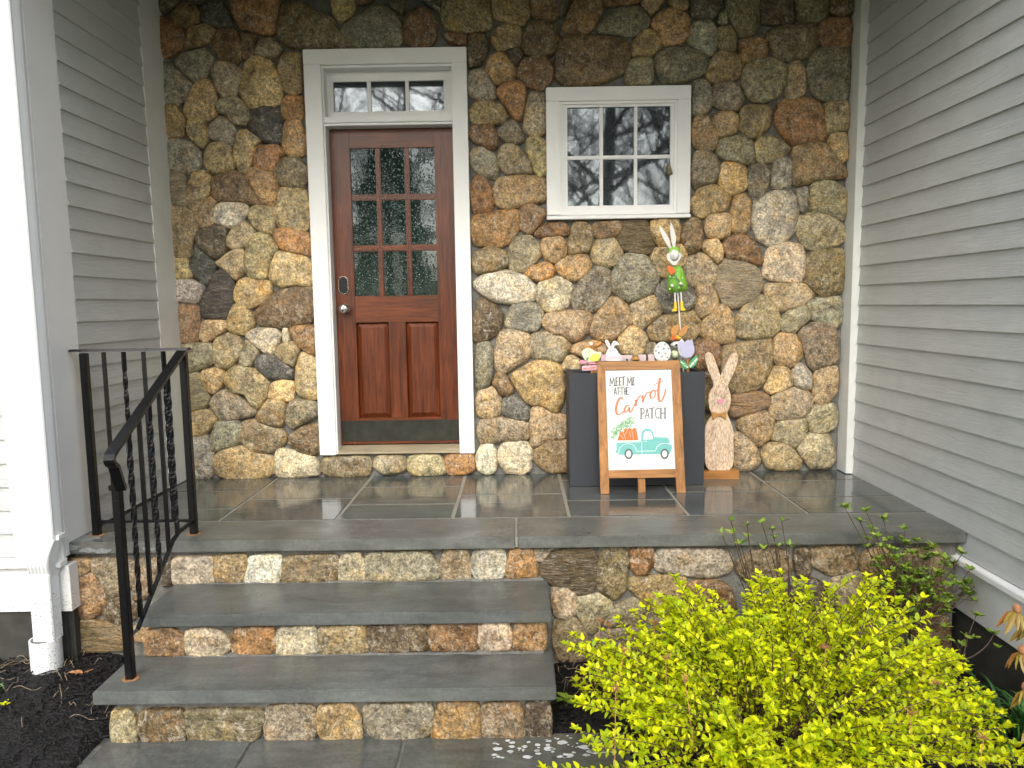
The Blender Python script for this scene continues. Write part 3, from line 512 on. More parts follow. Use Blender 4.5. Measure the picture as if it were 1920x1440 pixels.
stones(S_M, 980, 900, 3.6, -1.392, porch, .03, (.012, .024), .012); stones(S_N, 1440, 900, 2.667, -1.392, porch, .03, (.012, .024), .017); stones(S_Q, 0, 980, 3.13, -1.392, porch, .03, (.012, .024))

steps = thing('porch_steps', 'two bluestone steps with fieldstone risers leading up to the porch', 'steps', (-.77, -1.8, -.65))
xa0 = PZ(262, 1150, -.222).x; xa1 = PZ(1033, 1140, -.222).x; xb0 = PZ(175, 1296, -.425).x; xb1 = PZ(1043, 1289, -.425).x
obj('tread', MB().box((xa0, -1.768, -.276), (xa1, -1.386, -.222)), M['slate'], steps, bevel=.005)
obj('tread', MB().box((xb0, -2.035, -.480), (xb1, -1.716, -.425)), M['slate'], steps, bevel=.005)
xm0, xm1 = PY(275, 1200, -1.73).x, PY(1012, 1180, -1.73).x
obj('riser_core', MB().box((xm0 + .01, -1.716, -.9), (xm1 + .005, -1.39, -.276)), M['mortar'], steps, bevel=.01)
xn0, xn1 = PY(211, 1360, -2.0).x, PY(1034, 1340, -2.0).x
obj('riser_core', MB().box((xn0 + .01, -1.984, -.9), (xn1, -1.60, -.4805)), M['mortar'], steps, bevel=.01)
def fillet(x0, x1, y, z):
    m_ = MB(); n_ = 60; 
    for i in range(n_ + 1):
        x = x0 + (x1 - x0) * i / n_; a = .010 + .007 * noise.noise(Vector((x * 9, y, 1))); b = .012 + .008 * noise.noise(Vector((x * 13, y, 5)))
        m_.v += [Vector((x, y - .004, z + a)), Vector((x, y - .012 - b, z + .0008)), Vector((x, y + .02, z + a)), ]
    for i in range(n_):
        o = i * 3; m_.f += [(o, o + 3, o + 4, o + 1), (o + 2, o + 5, o + 3, o)]
    return m_
obj('mortar_fillet', fillet(xa0 + .03, xa1 - .02, -1.392, -.222), M['mortar'], steps, smooth=True)
obj('mortar_fillet', fillet(xb0 + .19, xb1 - .04, -1.722, -.425), M['mortar'], steps, smooth=True)
S_R1 = """wp 326 1047 395 1045 403 1070 399 1092 330 1096 322 1080; d 303 1058 321 1049 323 1093 305 1098"""
S_R1L = """op 8 188 170 178 184 215 167 302 130 327 28 317 6 280; w 200 193 280 181 362 178 367 280 352 327 188 330 170 290; bn 395 188 665 178 687 230 667 312 560 324 388 327 376 280; yw 700 188 790 168 827 230 827 312 690 324 678 270; pg 850 168 1170 158 1227 230 1232 302 1090 317 838 320 830 230; bp 1265 158 1385 153 1402 230 1397 302 1253 307 1241 240; w 1430 158 1575 146 1592 220 1577 297 1438 304 1408 240; o 1630 148 1730 140 1762 230 1762 287 1608 300 1598 230"""
S_R2Q = """ot 865 640 1000 625 1062 660 1087 740 1060 777 868 774 853 700; wy 1100 638 1230 620 1312 650 1357 720 1310 777 1108 777 1093 700"""
S_R2L = """or 113 588 310 573 347 640 337 702 280 717 118 717 100 660; pw 368 578 540 568 577 640 567 702 500 714 358 717 343 650; t 588 573 815 558 832 620 832 707 700 714 593 714 578 640; bd 850 568 1140 553 1172 600 1167 692 1000 705 868 702 846 640; rb 1183 563 1430 553 1442 620 1432 692 1300 699 1193 692 1176 630; wy 1453 558 1600 546 1622 610 1617 687 1480 694 1446 650; ob 1653 553 1800 543 1810 620 1802 692 1648 692 1640 620"""
S_R3Q = """gy 665 1113 770 1108 792 1180 807 1292 720 1307 663 1270 653 1190; b 838 1108 1060 1103 1082 1180 1077 1282 960 1297 858 1287 818 1210; bn 1088 1108 1200 1098 1540 1098 1557 1160 1482 1292 1380 1302 1180 1302 1108 1270 1083 1190"""
S_R3L = """gp 298 1013 420 993 542 1008 554 1100 542 1192 400 1197 298 1182 283 1100; oy 588 1008 760 993 792 1070 807 1160 770 1190 618 1194 578 1140 573 1060; g 823 998 1180 983 1197 1050 1182 1152 1100 1187 898 1192 838 1130; ob 1228 988 1430 983 1452 1060 1452 1172 1300 1192 1198 1172 1213 1080; pr 1478 998 1660 988 1692 1080 1687 1177 1500 1182 1453 1130; d 1713 988 1825 973 1842 1060 1837 1167 1740 1172 1698 1090"""
stones(S_R1, 0, 0, 1., -1.398, steps, .03, (.008, .02)); stones(S_R1L, 400, 980, 2.909, -1.398, steps, .03, (.008, .02))
stones(S_R2Q, 0, 980, 3.13, -1.728, steps, .03, (.008, .02)); stones(S_R2L, 400, 980, 2.909, -1.728, steps, .03, (.008, .02))
stones(S_R3Q, 0, 980, 3.13, -1.998, steps, .03, (.008, .02)); stones(S_R3L, 400, 980, 2.909, -1.998, steps, .03, (.008, .02))
# ------------------------------------------------------------------ ground
def ground_z(x, y):
    z = -.655
    if y > -2.6:
        if x < -.9: z += .085 * min(1, max(0, (-x - 1.3) / .8)) * min(1, max(0, (y + 2.35) / .6))
        if x > .2: z += .02
    return z
obj('ground', MB().add([(-150, -150, -.70), (150, -150, -.70), (150, 60, -.70), (-150, 60, -.70)], [(0, 1, 2, 3)]), M['lawn'], kind='structure')
mb = MB(); nx, ny = 190, 70
for j in range(ny + 1):
    for i in range(nx + 1):
        x = -4.6 + 8.2 * i / nx; y = -4.0 + 2.75 * j / ny
        p = Vector((x, y, 0)); d = .014 * noise.noise(p * 6) + .013 * noise.noise(p * 22) + .010 * noise.noise(p * 47)
        on_path = -1.72 < x < .42 and y < -1.95
        mb.v.append(Vector((x, y, ground_z(x, y) + d - (.06 if on_path else 0))))
for j in range(ny):
    for i in range(nx):
        a = j * (nx + 1) + i; mb.f.append((a, a + 1, a + nx + 2, a + nx + 1))
obj('mulch_bed', mb, M['mulch'], kind='structure', smooth=True)
mb = MB()
for _ in range(4200):
    x, y = (U(-3.4, -1.3), U(-2.7, -1.4)) if R() < .62 else (U(.15, 2.1), U(-2.2, -1.4))
    if -1.68 < x < .4 and y < -1.98: continue
    z = ground_z(x, y) + .012; a = R() * 6.28; l, t = U(.008, .045), U(.002, .007); d = Vector((math.cos(a), math.sin(a), U(-.3, .3))) * l; s_ = Vector((-math.sin(a), math.cos(a), U(-.4, .4))) * t; c = Vector((x, y, z))
    mb.add([c - d - s_, c + d - s_ * .6, c + d * .8 + s_, c - d + s_ * .7, c + Vector((0, 0, .006))], [(0, 1, 4), (1, 2, 4), (2, 3, 4), (3, 0, 4)])
obj('bark_chips', mb, M['mulch'], kind='stuff', label='loose black bark chips scattered over the beds', cat='bark chips')
path = obj('path', MB().box((-1.72, -4.4, -.72), (.42, -1.97, -.658)), M['mortar'], kind='structure')
pj = [-1.70, PZ(459, 1415, -.65).x, PZ(751, 1415, -.65).x, .40]
for a, b in zip(pj, pj[1:]):
    for y0, y1 in ((-2.62, -1.985), (-3.4, -2.63)):
        obj('flagstone', MB().box((a + .006, y0 + .004, -.70), (b - .006, y1, -.65 + U(-.002, .002))), M['slate_wet'], path, bevel=.004)
mb = MB()
for _ in range(75):
    x = U(-.12, .36); y = U(-2.15, -2.0) ; r_ = U(.002, .008) if R() < .85 else U(.008, .016)
    pts = [(x + r_ * 1.6 * math.cos(t) * U(.6, 1.2), y + r_ * math.sin(t) * U(.6, 1.2), -.6465) for t in [k_ * .7 for k_ in range(9)]]
    mb.prism(pts, (0, 0, .0012))
obj('rain_foam', mb, M['foam'], kind='stuff', label='white foam flecks on the wet paving by the shrub', cat='foam')
mb = MB()
for _ in range(110):
    x, y = (U(-2.9, -1.65), U(-1.95, -1.42)) if R() < .7 else (U(.15, .6), U(-1.7, -1.4)); a = R() * 6.28; l = U(.05, .17); pts = []
    for i in range(7):
        a += U(-.22, .22); x += math.cos(a) * l / 6; y += math.sin(a) * l / 6
        if -1.72 < x < .14 and y < -1.70: x = -1.74
        pts.append((x, y, ground_z(x, y) + .022 + .012 * math.sin(i)))
    mb.tube(pts, .0011, 4)
obj('pine_needles', mb, M['needles_dry'], kind='stuff', label='dry pine needles lying on the black mulch', cat='pine needles')
def dead_leaf(c, s, label):
    c = Vector(c); pts = []
    for k_ in range(14):
        t = k_ / 14 * 6.28; r_ = s * (1. if k_ % 2 else .52) * U(.8, 1.15); pts.append(c + Vector((r_ * 1.25 * math.cos(t), r_ * .8 * math.sin(t), U(0, .012))))
    mb = MB(); mb.v = [c + Vector((0, 0, .002))] + pts; mb.f = [(0, i + 1, (i + 1) % 14 + 1) for i in range(14)]
    mb.tube([c + Vector((s, 0, .004)), c + Vector((s * 1.9, .02, .008))], .0015, 4)
    obj('fallen_leaf', mb, M['oakleaf'], label=label, cat='leaf', group='fallen leaves on the mulch')
q = PZ(146, 1279, -.60); dead_leaf((q.x, q.y, ground_z(q.x, q.y) + .02), .033, 'dry orange oak leaf lying on black mulch left of the lowest step')
q = PZ(120, 1224, -.57); dead_leaf((q.x, q.y, ground_z(q.x, q.y) + .02), .028, 'crumpled brown leaf on the mulch beside the white drain pipe')

# ------------------------------------------------------------------ entry door
door = thing('front_door', 'mahogany front door with nine glass panes in a white frame with transom', 'door', ((dL + dR) / 2, 0, dB))
def pxY(y): return lambda a, b: PY(a, b, y)
oL = PY(564 + 2, 94, YC).x; oL2 = PY(601, 855, YC).x; XD0 = (oL + oL2) / 2; XD1 = (PY(872, 87, YC).x + PY(891.7, 849, YC).x) / 2
ZT = PY(720, 90, YC).z; ZB = PY(745, 852, YC).z
XI0 = PY(612, 400, YC).x; XI1 = PY(852.5, 400, YC).x; ZI = PY(720, 119, YC).z
bk = -.06
obj('casing', MB().box((XD0, YC, ZB), (XI0, bk, ZI - .0005)), M['white'], door, bevel=.003)
obj('casing', MB().box((XI1, YC, ZB), (XD1, bk, ZI - .0005)), M['white'], door, bevel=.003)
obj('casing', MB().box((XD0, YC - .002, ZI), (XD1, bk, ZT)), M['white'], door, bevel=.003)
zt0, zt1 = PY(720, 228, YC).z, PY(720, 217, YC).z
obj('transom_bar', MB().box((XI0 + .004, YC + .008, zt0), (XI1 - .004, bk, zt1)), M['white'], door, bevel=.003)
YD = -.060                          # face of the door leaf
jx0, jx1 = PY(622.5, 400, YD).x, XI1 - .003
for x0, x1 in ((XI0 - .002, jx0), (jx1, XI1 + .002)):
    obj('jamb', MB().box((x0, YC + .016, ZB + .002), (x1, YD + .06, ZI)), M['white'], door, bevel=.002)
obj('head_jamb', MB().box((jx0, YC + .018, zt0 - .016), (jx1, YD + .06, zt0 - .001)), M['white'], door, bevel=.002)
obj('head_jamb', MB().box((jx0, YC + .018, ZI - .016), (jx1, YD + .06, ZI)), M['white'], door, bevel=.002)
YT = -.055                          # transom sash
tz0, tz1 = PY(728, 209.5, YT).z, PY(728, 153, YT).z; tx0, tx1 = PY(626, 182, YT).x, PY(832.5, 182, YT).x
tr = obj('transom', MB().box((jx0, YT - .012, zt1), (jx1, YT + .04, tz0)).box((jx0, YT - .012, tz1), (jx1, YT + .04, ZI - .014)).box((jx0, YT - .012, tz0), (tx0, YT + .04, tz1)).box((tx1, YT - .012, tz0), (jx1, YT + .04, tz1)), M['white'], door, bevel=.0)
tm = [(PY(689, 182, YT).x, PY(696, 182, YT).x), (PY(760.5, 182, YT).x, PY(767.2, 182, YT).x)]
for a, b in tm: obj('muntin', MB().box((a, YT - .008, tz0 - .002), (b, YT + .012, tz1 + .002)), M['white'], tr, bevel=.002)
tc = [tx0, tm[0][0], tm[0][1], tm[1][0], tm[1][1], tx1]
for i in (0, 2, 4): obj('pane', MB().box((tc[i] - .004, YT + .004, tz0 - .004), (tc[i + 1] + .004, YT + .012, tz1 + .004)), M['glass'], tr)
zs0 = PY(750, 832, YD).z; zs1 = zt0 - .017
leaf = obj('door_leaf', MB().box((jx0, YD + .029, zs0), (jx1, YD + .045, zs1)), M['door_v'], door)
P = pxY(YD)
gx = [P(657, 322).x, P(703, 322).x, P(711.5, 322).x, P(757.5, 322).x, P(766.5, 322).x, P(813, 322).x]
gx = [gx[0] + .006, gx[1] + .004, gx[2] + .004, gx[3] + .002, gx[4] + .002, gx[5]]
gz = [P(740, 279).z, P(740, 364).z, P(743, 374.5).z, P(743, 459.5).z, P(745, 470).z, P(745, 552.5).z]
zm = P(748, 604).z; zk = P(750, 783).z
obj('stile', MB().box((jx0 + .003, YD, zs0), (gx[0] - .006, YD + .031, zs1)), M['door_v'], leaf, bevel=.003)
obj('stile', MB().box((gx[5] + .006, YD, zs0), (jx1 - .003, YD + .031, zs1)), M['door_v'], leaf, bevel=.003)
obj('rail', MB().box((gx[0] - .006, YD + .0005, gz[0] + .006), (gx[5] + .006, YD + .031, zs1)), M['door_h'], leaf, bevel=.003)
obj('rail', MB().box((gx[0] - .006, YD + .0005, zm), (gx[5] + .006, YD + .031, gz[5] - .006)), M['door_h'], leaf, bevel=.003)
obj('rail', MB().box((gx[0] - .006, YD + .0005, zs0), (gx[5] + .006, YD + .031, zk)), M['door_h'], leaf, bevel=.003)
cxm = (P(731, 690).x + P(763, 690).x) / 2 
obj('mullion', MB().box((cxm - .055, YD + .001, zk), (cxm + .055, YD + .031, zm)), M['door_v'], leaf, bevel=.003)
for a, b in ((gx[0] - .006, cxm - .055), (cxm + .055, gx[5] + .006)):
    t = .032; y0, y1, y2 = YD + .027, YD + .008, YD + .028
    mb = MB(); o_ = [(a, zk), (b, zk), (b, zm), (a, zm)]; i_ = [(a + t, zk + t), (b - t, zk + t), (b - t, zm - t), (a + t, zm - t)]
    mb.v = [Vector((x, y0, z)) for x, z in o_] + [Vector((x, y1, z)) for x, z in i_]; mb.f = [(i, (i + 1) % 4, (i + 1) % 4 + 4, i + 4) for i in range(4)] + [(4, 5, 6, 7)]
    obj('raised_panel', mb, M['door_v'], leaf)
for i in (1, 3): obj('muntin', MB().box((gx[i] - .002, YD + .003, gz[5] - .008), (gx[i + 1] + .002, YD + .028, gz[0] + .008)), M['door_v'], leaf, bevel=.005)
for i in (1, 3): obj('muntin', MB().box((gx[0] - .008, YD + .0045, gz[i + 1] - .002), (gx[5] + .008, YD + .028, gz[i] + .002)), M['door_h'], leaf, bevel=.005)
for i in (0, 2, 4):
    for j in (0, 2, 4): obj('pane', MB().box((gx[i] - .006, YD + .014, gz[j + 1] - .006), (gx[i + 1] + .006, YD + .020, gz[j] + .006)), M['glass_p'], leaf)
a, b = P(646, 828), P(861, 786)
obj('kick_plate', MB().box((jx0 + .012, YD - .004, a.z), (jx1 - .010, YD - .0005, b.z)), M['kick'], leaf, bevel=.001)
c = P(644.5, 535); mb = MB(); mo = MB()
for m_, r_, y_ in ((mo, 1.0, .010), (mb, .90, .016)):
    pts = []
    for t in range(24):
        q = t / 24 * 6.2832; pts.append((c.x + .031 * r_ * math.cos(q), YD, c.z + (.026 if math.sin(q) > 0 else -.026) + .031 * r_ * math.sin(q)))
    m_.prism(pts, (0, -y_, 0))
lk = obj('smart_lock', mo, M['steel'], leaf, bevel=.001); obj('lock_face', mb, M['black'], leaf, bevel=.002)
c = P(648, 579); mb = MB(); prof = [(.030, 0), (.030, -.006), (.012, -.010), (.012, -.030), (.026, -.038), (.031, -.050), (.027, -.062), (.012, -.067)]; n_ = 20
for r_, y_ in prof: mb.v += [Vector((c.x + r_ * math.cos(t * 6.2832 / n_), YD + y_, c.z + r_ * math.sin(t * 6.2832 / n_))) for t in range(n_)]
for i in range(len(prof) - 1): mb.f += [(i * n_ + j, i * n_ + (j + 1) % n_, (i + 1) * n_ + (j + 1) % n_, (i + 1) * n_ + j) for j in range(n_)]
mb.f.append(tuple(range((len(prof) - 1) * n_, len(prof) * n_))); obj('door_knob', mb, M['steel'], leaf, smooth=True)
obj('threshold', MB().prism([(jx0, YC + .004, ZB + .004), (jx0, YC + .004, ZB + .018), (jx0, YD + .02, zs0 - .006), (jx0, YD + .02, ZB + .004)], (jx1 - jx0, 0, 0)), M['sill_wood'], door, bevel=.002)

# ------------------------------------------------------------------ window
win = thing('window', 'square white six pane window set high in the stone wall', 'window', ((nL + nR) / 2, 0, nB))
yc = YC + .004
W_ = pxY(yc)
ax0, ax1 = W_(1024.8, 290).x, W_(1295, 290).x; az0, az1 = W_(1160, 410).z, W_(1160, 161.5).z
bx0, bx1 = W_(1051, 290).x, W_(1270, 290).x; bz0, bz1 = W_(1160, 398).z, W_(1160, 188).z
zsill = W_(1160, 401).z
obj('casing', MB().box((ax0, yc, zsill), (bx0, -.05, bz1)), M['white'], win, bevel=.003)
obj('casing', MB().box((bx1, yc, zsill), (ax1, -.05, bz1)), M['white'], win, bevel=.003)
obj('casing', MB().box((ax0, yc - .001, bz1 + .0005), (ax1, -.05, az1)), M['white'], win, bevel=.003)
obj('sill', MB().prism([(ax0 - .002, yc - .014, az0), (ax0 - .002, yc - .014, zsill - .012), (ax0 - .002, yc + .03, zsill + .004), (ax0 - .002, -.05, zsill), (ax0 - .002, -.05, az0)], (ax1 - ax0 + .004, 0, 0)), M['white'], win, bevel=.003)
yb = yc + .022
V_ = pxY(yb + .012)
cx0, cx1 = V_(1063.5, 290).x, V_(1256, 290).x; cz0, cz1 = V_(1160, 385.5).z, V_(1160, 201).z
def frame(x0, x1, z0, z1, X0, X1, Z0, Z1, y0, y1): return MB().box((x0, y0, z0), (X0, y1, z1)).box((X1, y0, z0), (x1, y1, z1)).box((X0, y0, z0), (X1, y1, Z0)).box((X0, y0, Z1), (X1, y1, z1))
obj('window_stop', frame(bx0, bx1, zsill, bz1, bx0 + .016, bx1 - .016, zsill + .016, bz1 - .016, yc + .012, -.04), M['white'], win)
sash = obj('sash', frame(bx0 + .0165, bx1 - .0165, zsill + .0165, bz1 - .0165, cx0, cx1, cz0, cz1, yb, yb + .035), M['white'], win)
mx = [(V_(1124, 290).x, V_(1130.5, 290).x), (V_(1188.5, 290).x, V_(1194.7, 290).x)]; mz = (V_(1160, 298.5).z, V_(1160, 291.5).z)
for a, b in mx: obj('muntin', MB().box((a, yb + .006, cz0 - .003), (b, yb + .024, cz1 + .003)), M['white'], sash, bevel=.004)
obj('muntin', MB().box((cx0 - .003, yb + .0075, mz[0]), (cx1 + .003, yb + .024, mz[1])), M['white'], sash, bevel=.004)
gc = [cx0, mx[0][0], mx[0][1], mx[1][0], mx[1][1], cx1]
for i in (0, 2, 4):
    for a, b in ((cz0, mz[0]), (mz[1], cz1)): obj('pane', MB().box((gc[i] - .004, yb + .016, a - .004), (gc[i + 1] + .004, yb + .022, b + .004)), M['glass'], sash)

# ------------------------------------------------------------------ iron railing
rl = thing('stair_railing', 'black wrought iron stair railing with twisted balusters beside the steps', 'railing', (-1.85, -1.5, 0))
p1 = PZ(183, 1003, .0); p2 = PZ(364, 1001, .0); p3 = PZ(245.5, 1272, -.425)
yr = (p1.y + p2.y) / 2; zt = PY(342, 655, yr).z
def post(p, z1, r=.0165): return MB().box((p.x - r, p.y - r, p.z), (p.x + r, p.y + r, z1))
p1.y = p2.y = yr
hr = .033
obj('post', post(p1, zt - .012), M['iron'], rl, bevel=.003); obj('post', post(p2, zt - .012), M['iron'], rl, bevel=.003)
xh = PX(0, 0, p2.x)  # (unused depth probe)
A = PY(348, 656, yr); A.x = p2.x
E1 = PX(207, 852, p2.x); D1 = PX(228, 918, p2.x)
def lerp(a, b, t): return Vector(a).lerp(Vector(b), t)
zl = min(D1.z, E1.z - .05)
obj('post', post(p3, D1.z + .01, .0165), M['iron'], rl, bevel=.003)
def strap(pts, hw, ht):     # flat bar swept in a plane x=const (or y=const)
    m_ = MB(); pts = [Vector(p) for p in pts]; n_ = len(pts); side = Vector((1, 0, 0)) if abs(pts[0].x - pts[-1].x) < .05 else Vector((0, 1, 0))
    for i, p in enumerate(pts):
        t = (pts[min(i + 1, n_ - 1)] - pts[max(i - 1, 0)]).normalized(); u = side.cross(t).normalized()
        for a, b in ((-1, -.6), (-.8, 1), (-.25, 1.), (-.2, .7), (.2, .7), (.25, 1.), (.8, 1), (1, -.6)): m_.v.append(p + side * hw * a + u * ht * b)
    k8 = 8
    for i in range(n_ - 1): m_.f += [(i * k8 + j, i * k8 + (j + 1) % k8, (i + 1) * k8 + (j + 1) % k8, (i + 1) * k8 + j) for j in range(k8)]
    m_.f += [tuple(range(k8)), tuple(range((n_ - 1) * k8, n_ * k8))]; return m_
xlft = PY(133, 658, yr).x
obj('handrail', strap([(xlft, yr, zt), (p2.x + .03, yr, zt)], .022, -.007), M['iron'], rl)
slope = []
for i in range(9): slope.append(lerp(A, E1, i / 8))
# rounded end that folds back down to the newel
F_ = Vector(D1); cen = E1
ctrl = E1 + (E1 - A).normalized() * .045
slope = [lerp(A, E1, i / 8 * .965) for i in range(9)]
bend = [slope[-1] * (1 - t) ** 2 + ctrl * 2 * t * (1 - t) + lerp(E1, F_, .35) * t * t for t in [i / 8 for i in range(1, 9)]] + [lerp(E1, F_, .7), F_]
obj('handrail', strap(slope + bend, .0215, .013), M['iron'], rl, smooth=False, label='sloping handrail that folds back at its lower end')
obj('collar', MB().box((p3.x - .024, p3.y - .024, D1.z - .004), (p3.x + .024, p3.y + .024, D1.z + .018)), M['iron'], rl, bevel=.003)
zb = PY(270, 977, yr).z
obj('bottom_rail', MB().box((p1.x, yr - .008, zb - .006), (p2.x, yr + .008, zb + .006)), M['iron'], rl)
def bal(x, y, z0, z1, tw):
    n_ = 40 if tw else 2; pts = [(x, y, z0 + (z1 - z0) * i / (n_ - 1)) for i in range(n_)]
    if not tw: return MB().box((x - .0075, y - .0075, z0), (x + .0075, y + .0075, z1))
    m_ = MB(); ph = math.pi / 4; o_ = []
    for i, p in enumerate(pts):
        f = i / (n_ - 1)
        if .08 < f < .92: ph += .42
        for j in range(4): m_.v.append(Vector((p[0] + .0115 * math.cos(ph + j * math.pi / 2), p[1] + .0115 * math.sin(ph + j * math.pi / 2), p[2])))
    for i in range(n_ - 1): m_.f += [(i * 4 + j, i * 4 + (j + 1) % 4, i * 4 + 4 + (j + 1) % 4, i * 4 + 4 + j) for j in range(4)]
    return m_
for i, f in enumerate((.2, .4, .6, .8)):
    x = p1.x + (p2.x - p1.x) * f
    obj('baluster', bal(x, yr, zb, zt - .008, i % 2 == 1), M['iron'], rl, label='twisted baluster' if i % 2 else None)
B0 = PX(262, 1160, p2.x); B1 = PX(345, 985, p2.x); B1 = Vector((p2.x, B1.y, B1.z))
lowpts = [Vector((p3.x, p3.y, PX(252, 1196, p2.x).z)), PX(258, 1180, p2.x), PX(325, 1012, p2.x), PX(336, 997, p2.x), Vector((p2.x, yr, zb))]
mb = MB()
for a, b in zip(lowpts, lowpts[1:]): mb.tube([a, b], .010, 4, phase=math.pi / 4)
obj('bottom_rail', mb, M['iron'], rl, label='sloping bottom rail bent level at its top end')
def on_low(px, py): return PX(px, py, p2.x)
for i, (px, py) in enumerate(((264, 1156), (282.5, 1111), (300.5, 1076), (317, 1036), (333, 1001))):
    q = on_low(px, py); t = (q.y - A.y) / (E1.y - A.y); z1 = A.z + (E1.z - A.z) * t
    obj('baluster', bal(p2.x, q.y, q.z, z1 - .006, i in (0, 2, 4)), M['iron'], rl, label='twisted baluster' if i in (0, 2, 4) else None)
def ring(p, r): return MB().prism([(p.x + r * math.cos(t / 20 * 6.2832) * U(.85, 1.1), p.y + r * math.sin(t / 20 * 6.2832) * U(.85, 1.1), p.z + .0008) for t in range(20)], (0, 0, .0012))
for p in (p1, p2, p3): obj('rust_ring', ring(p, .034), M['rust'], rl)

# ------------------------------------------------------------------ downspout and drain stub
ds = thing('downspout', 'white ribbed metal downspout on the corner board at the left edge', 'downspout', (PY(78, 1200, yF - .05).x, yF - .06, -.5))
def spout(p_list, w_, d_):
    m_ = MB(); prof = []
    nrib = 6
    for i in range(nrib):
        x = -w_ / 2 + w_ * i / nrib; q = w_ / nrib
        prof += [(x + q * .12, 0), (x + q * .5, 0), (x + q * .6, .0035), (x + q * .95, .0035)]
    prof = [(-w_ / 2, .006)] + prof[:-1] + [(w_ / 2 - .004, 0), (w_ / 2, .006)]
    for i in range(4): prof += [(w_ / 2, d_ * (.2 + .18 * i)), (w_ / 2 - .0035, d_ * (.28 + .18 * i))]
    prof += [(w_ / 2, d_), (-w_ / 2, d_)]
    n_ = len(prof)
    for (x, y, z) in p_list: m_.v += [Vector((x + a, y + b, z)) for a, b in prof]
    for i in range(len(p_list) - 1): m_.f += [(i * n_ + j, i * n_ + (j + 1) % n_, (i + 1) * n_ + (j + 1) % n_, (i + 1) * n_ + j) for j in range(n_)]
    m_.f += [tuple(range(n_)), tuple(range((len(p_list) - 1) * n_, len(p_list) * n_))]; return m_
yd = yF - .024 - .085
xA = PY(75.5, 960, yd + .01).x; xB = PY(81, 1180, yd).x
wS = PY(95, 960, yd).x - PY(56, 960, yd).x
zE0, zE1 = PY(75, 1034, yd).z, PY(75, 1084, yd).z
obj('pipe', spout([(xA, yd + .012, zE0 + .02), (xA, yd + .012, 3.3)], wS, .066), M['pvc'], ds)
ep = []
for i in range(7):
    f = i / 6; ep.append((xA + (xB - xA) * f - .004 * math.sin(f * 3.14), yd + .010 - .03 * math.sin(f * 3.14159), zE0 + .045 + (zE1 - zE0 - .045) * f))
obj('elbow', spout(ep, wS * 1.06, .072), M['pvc'], ds)
zD = PY(82, 1203, yd).z
obj('pipe', spout([(xB, yd - .004, zD), (xB, yd - .004, zE1 + .01)], wS * 1.03, .068), M['pvc'], ds)
c = PY(95, 1013, yd); obj('bracket', MB().box((xA + wS / 2 - .004, yd + .03, c.z - .012), (xA + wS / 2 + .014, yF - .024, c.z + .012)), M['pvc'], ds, bevel=.002)
cc = PY(77, 1240, yd); mb = MB(); n_ = 40; r0 = (PY(104, 1200, yd).x - PY(50, 1200, yd).x) / 2; zc1 = PY(77, 1202, yd).z; cxs, cys = PY(77, 1200, yd).x, yd + .03
for r_, z_ in ((r0, zc1 - .16), (r0, zc1), (r0 - .007, zc1), (r0 - .007, zc1 - .12)): mb.v += [Vector((cxs + r_ * math.cos(t * 6.2832 / n_), cys + r_ * math.sin(t * 6.2832 / n_), z_)) for t in range(n_)]
for i in range(3): mb.f += [(i * n_ + j, i * n_ + (j + 1) % n_, (i + 1) * n_ + (j + 1) % n_, (i + 1) * n_ + j) for j in range(n_)]
obj('drain_pipe', mb, M['pvc'], label='short white plastic drain stub in the mulch under the downspout', cat='drain pipe')

# ------------------------------------------------------------------ planter, sign and Easter decorations
f0 = PZ(1069, 913, 0); f1 = PZ(1321, 909, 0); yP = (f0.y + f1.y) / 2
zP = PY(1190, 699, yP).z; x0, x1 = PY(1068, 800, yP).x, PY(1321, 800, yP).x; yP1 = yP + .30
pl = thing('planter', 'large charcoal box planter behind the carrot patch sign', 'planter', ((x0 + x1) / 2, yP, 0))
mb = MB(); t = .022
for a, b in (((x0, yP, .003), (x1, yP + t, zP)), ((x0, yP1 - t, .003), (x1, yP1, zP)), ((x0, yP + t, .003), (x0 + t, yP1 - t, zP)), ((x1 - t, yP + t, .003), (x1, yP1 - t, zP))): mb.box(a, b)
obj('box', mb, M['planter'], pl, bevel=.0)
obj('soil', MB().box((x0 + t, yP + t, .02), (x1 - t, yP1 - t, zP - .05)), M['soil'], pl)

UPY = Vector((0, -1, 0))
def Z7(a, b): return 1200 + a / 6, 400 + b / 6
def Z8(a, b): return 1070 + a / 7.68, 600 + b / 7.68
def Z5(a, b): return 1280 + a / 4.235, 560 + b / 4.235
def Z6(a, b): return 1040 + a / 4.5, 620 + b / 4.5
def pts_of(Zf, s, y): 
    v = [float(a) for a in s.split()]; return [PY(*Zf(v[i], v[i + 1]), y) for i in range(0, len(v), 2)]
def cut(name, Zf, s, y, th, mat, parent, smooth_n=1, bevel=.0015, label=None):
    p = pts_of(Zf, s, y)
    if smooth_n: p = chaikin(p, smooth_n, .2)
    return obj(name, MB().prism(p, (0, th, 0)), M[mat], parent, bevel=bevel, label=label)
def blob(name, Zf, s, y, depth, mat, parent, n=18):
    p = resample(chaikin(pts_of(Zf, s, y), 2, .22), n); return obj(name, dome(p, depth * .5, depth, 0, rings=(1, .92, .75, .5, .25), power=2.2), M[mat], parent, smooth=True)
def disc(name, Zf, cx_, cy_, rx, ry, y, th, mat, parent, n=14):
    c = PY(*Zf(cx_, cy_), y); e1 = (PY(*Zf(cx_ + rx, cy_), y) - c).length; e2 = (PY(*Zf(cx_, cy_ + ry), y) - c).length
    return obj(name, MB().prism([c + Vector((e1 * math.cos(t * 6.2832 / n), 0, e2 * math.sin(t * 6.2832 / n))) for t in range(n)], (0, th, 0)), M[mat], parent)
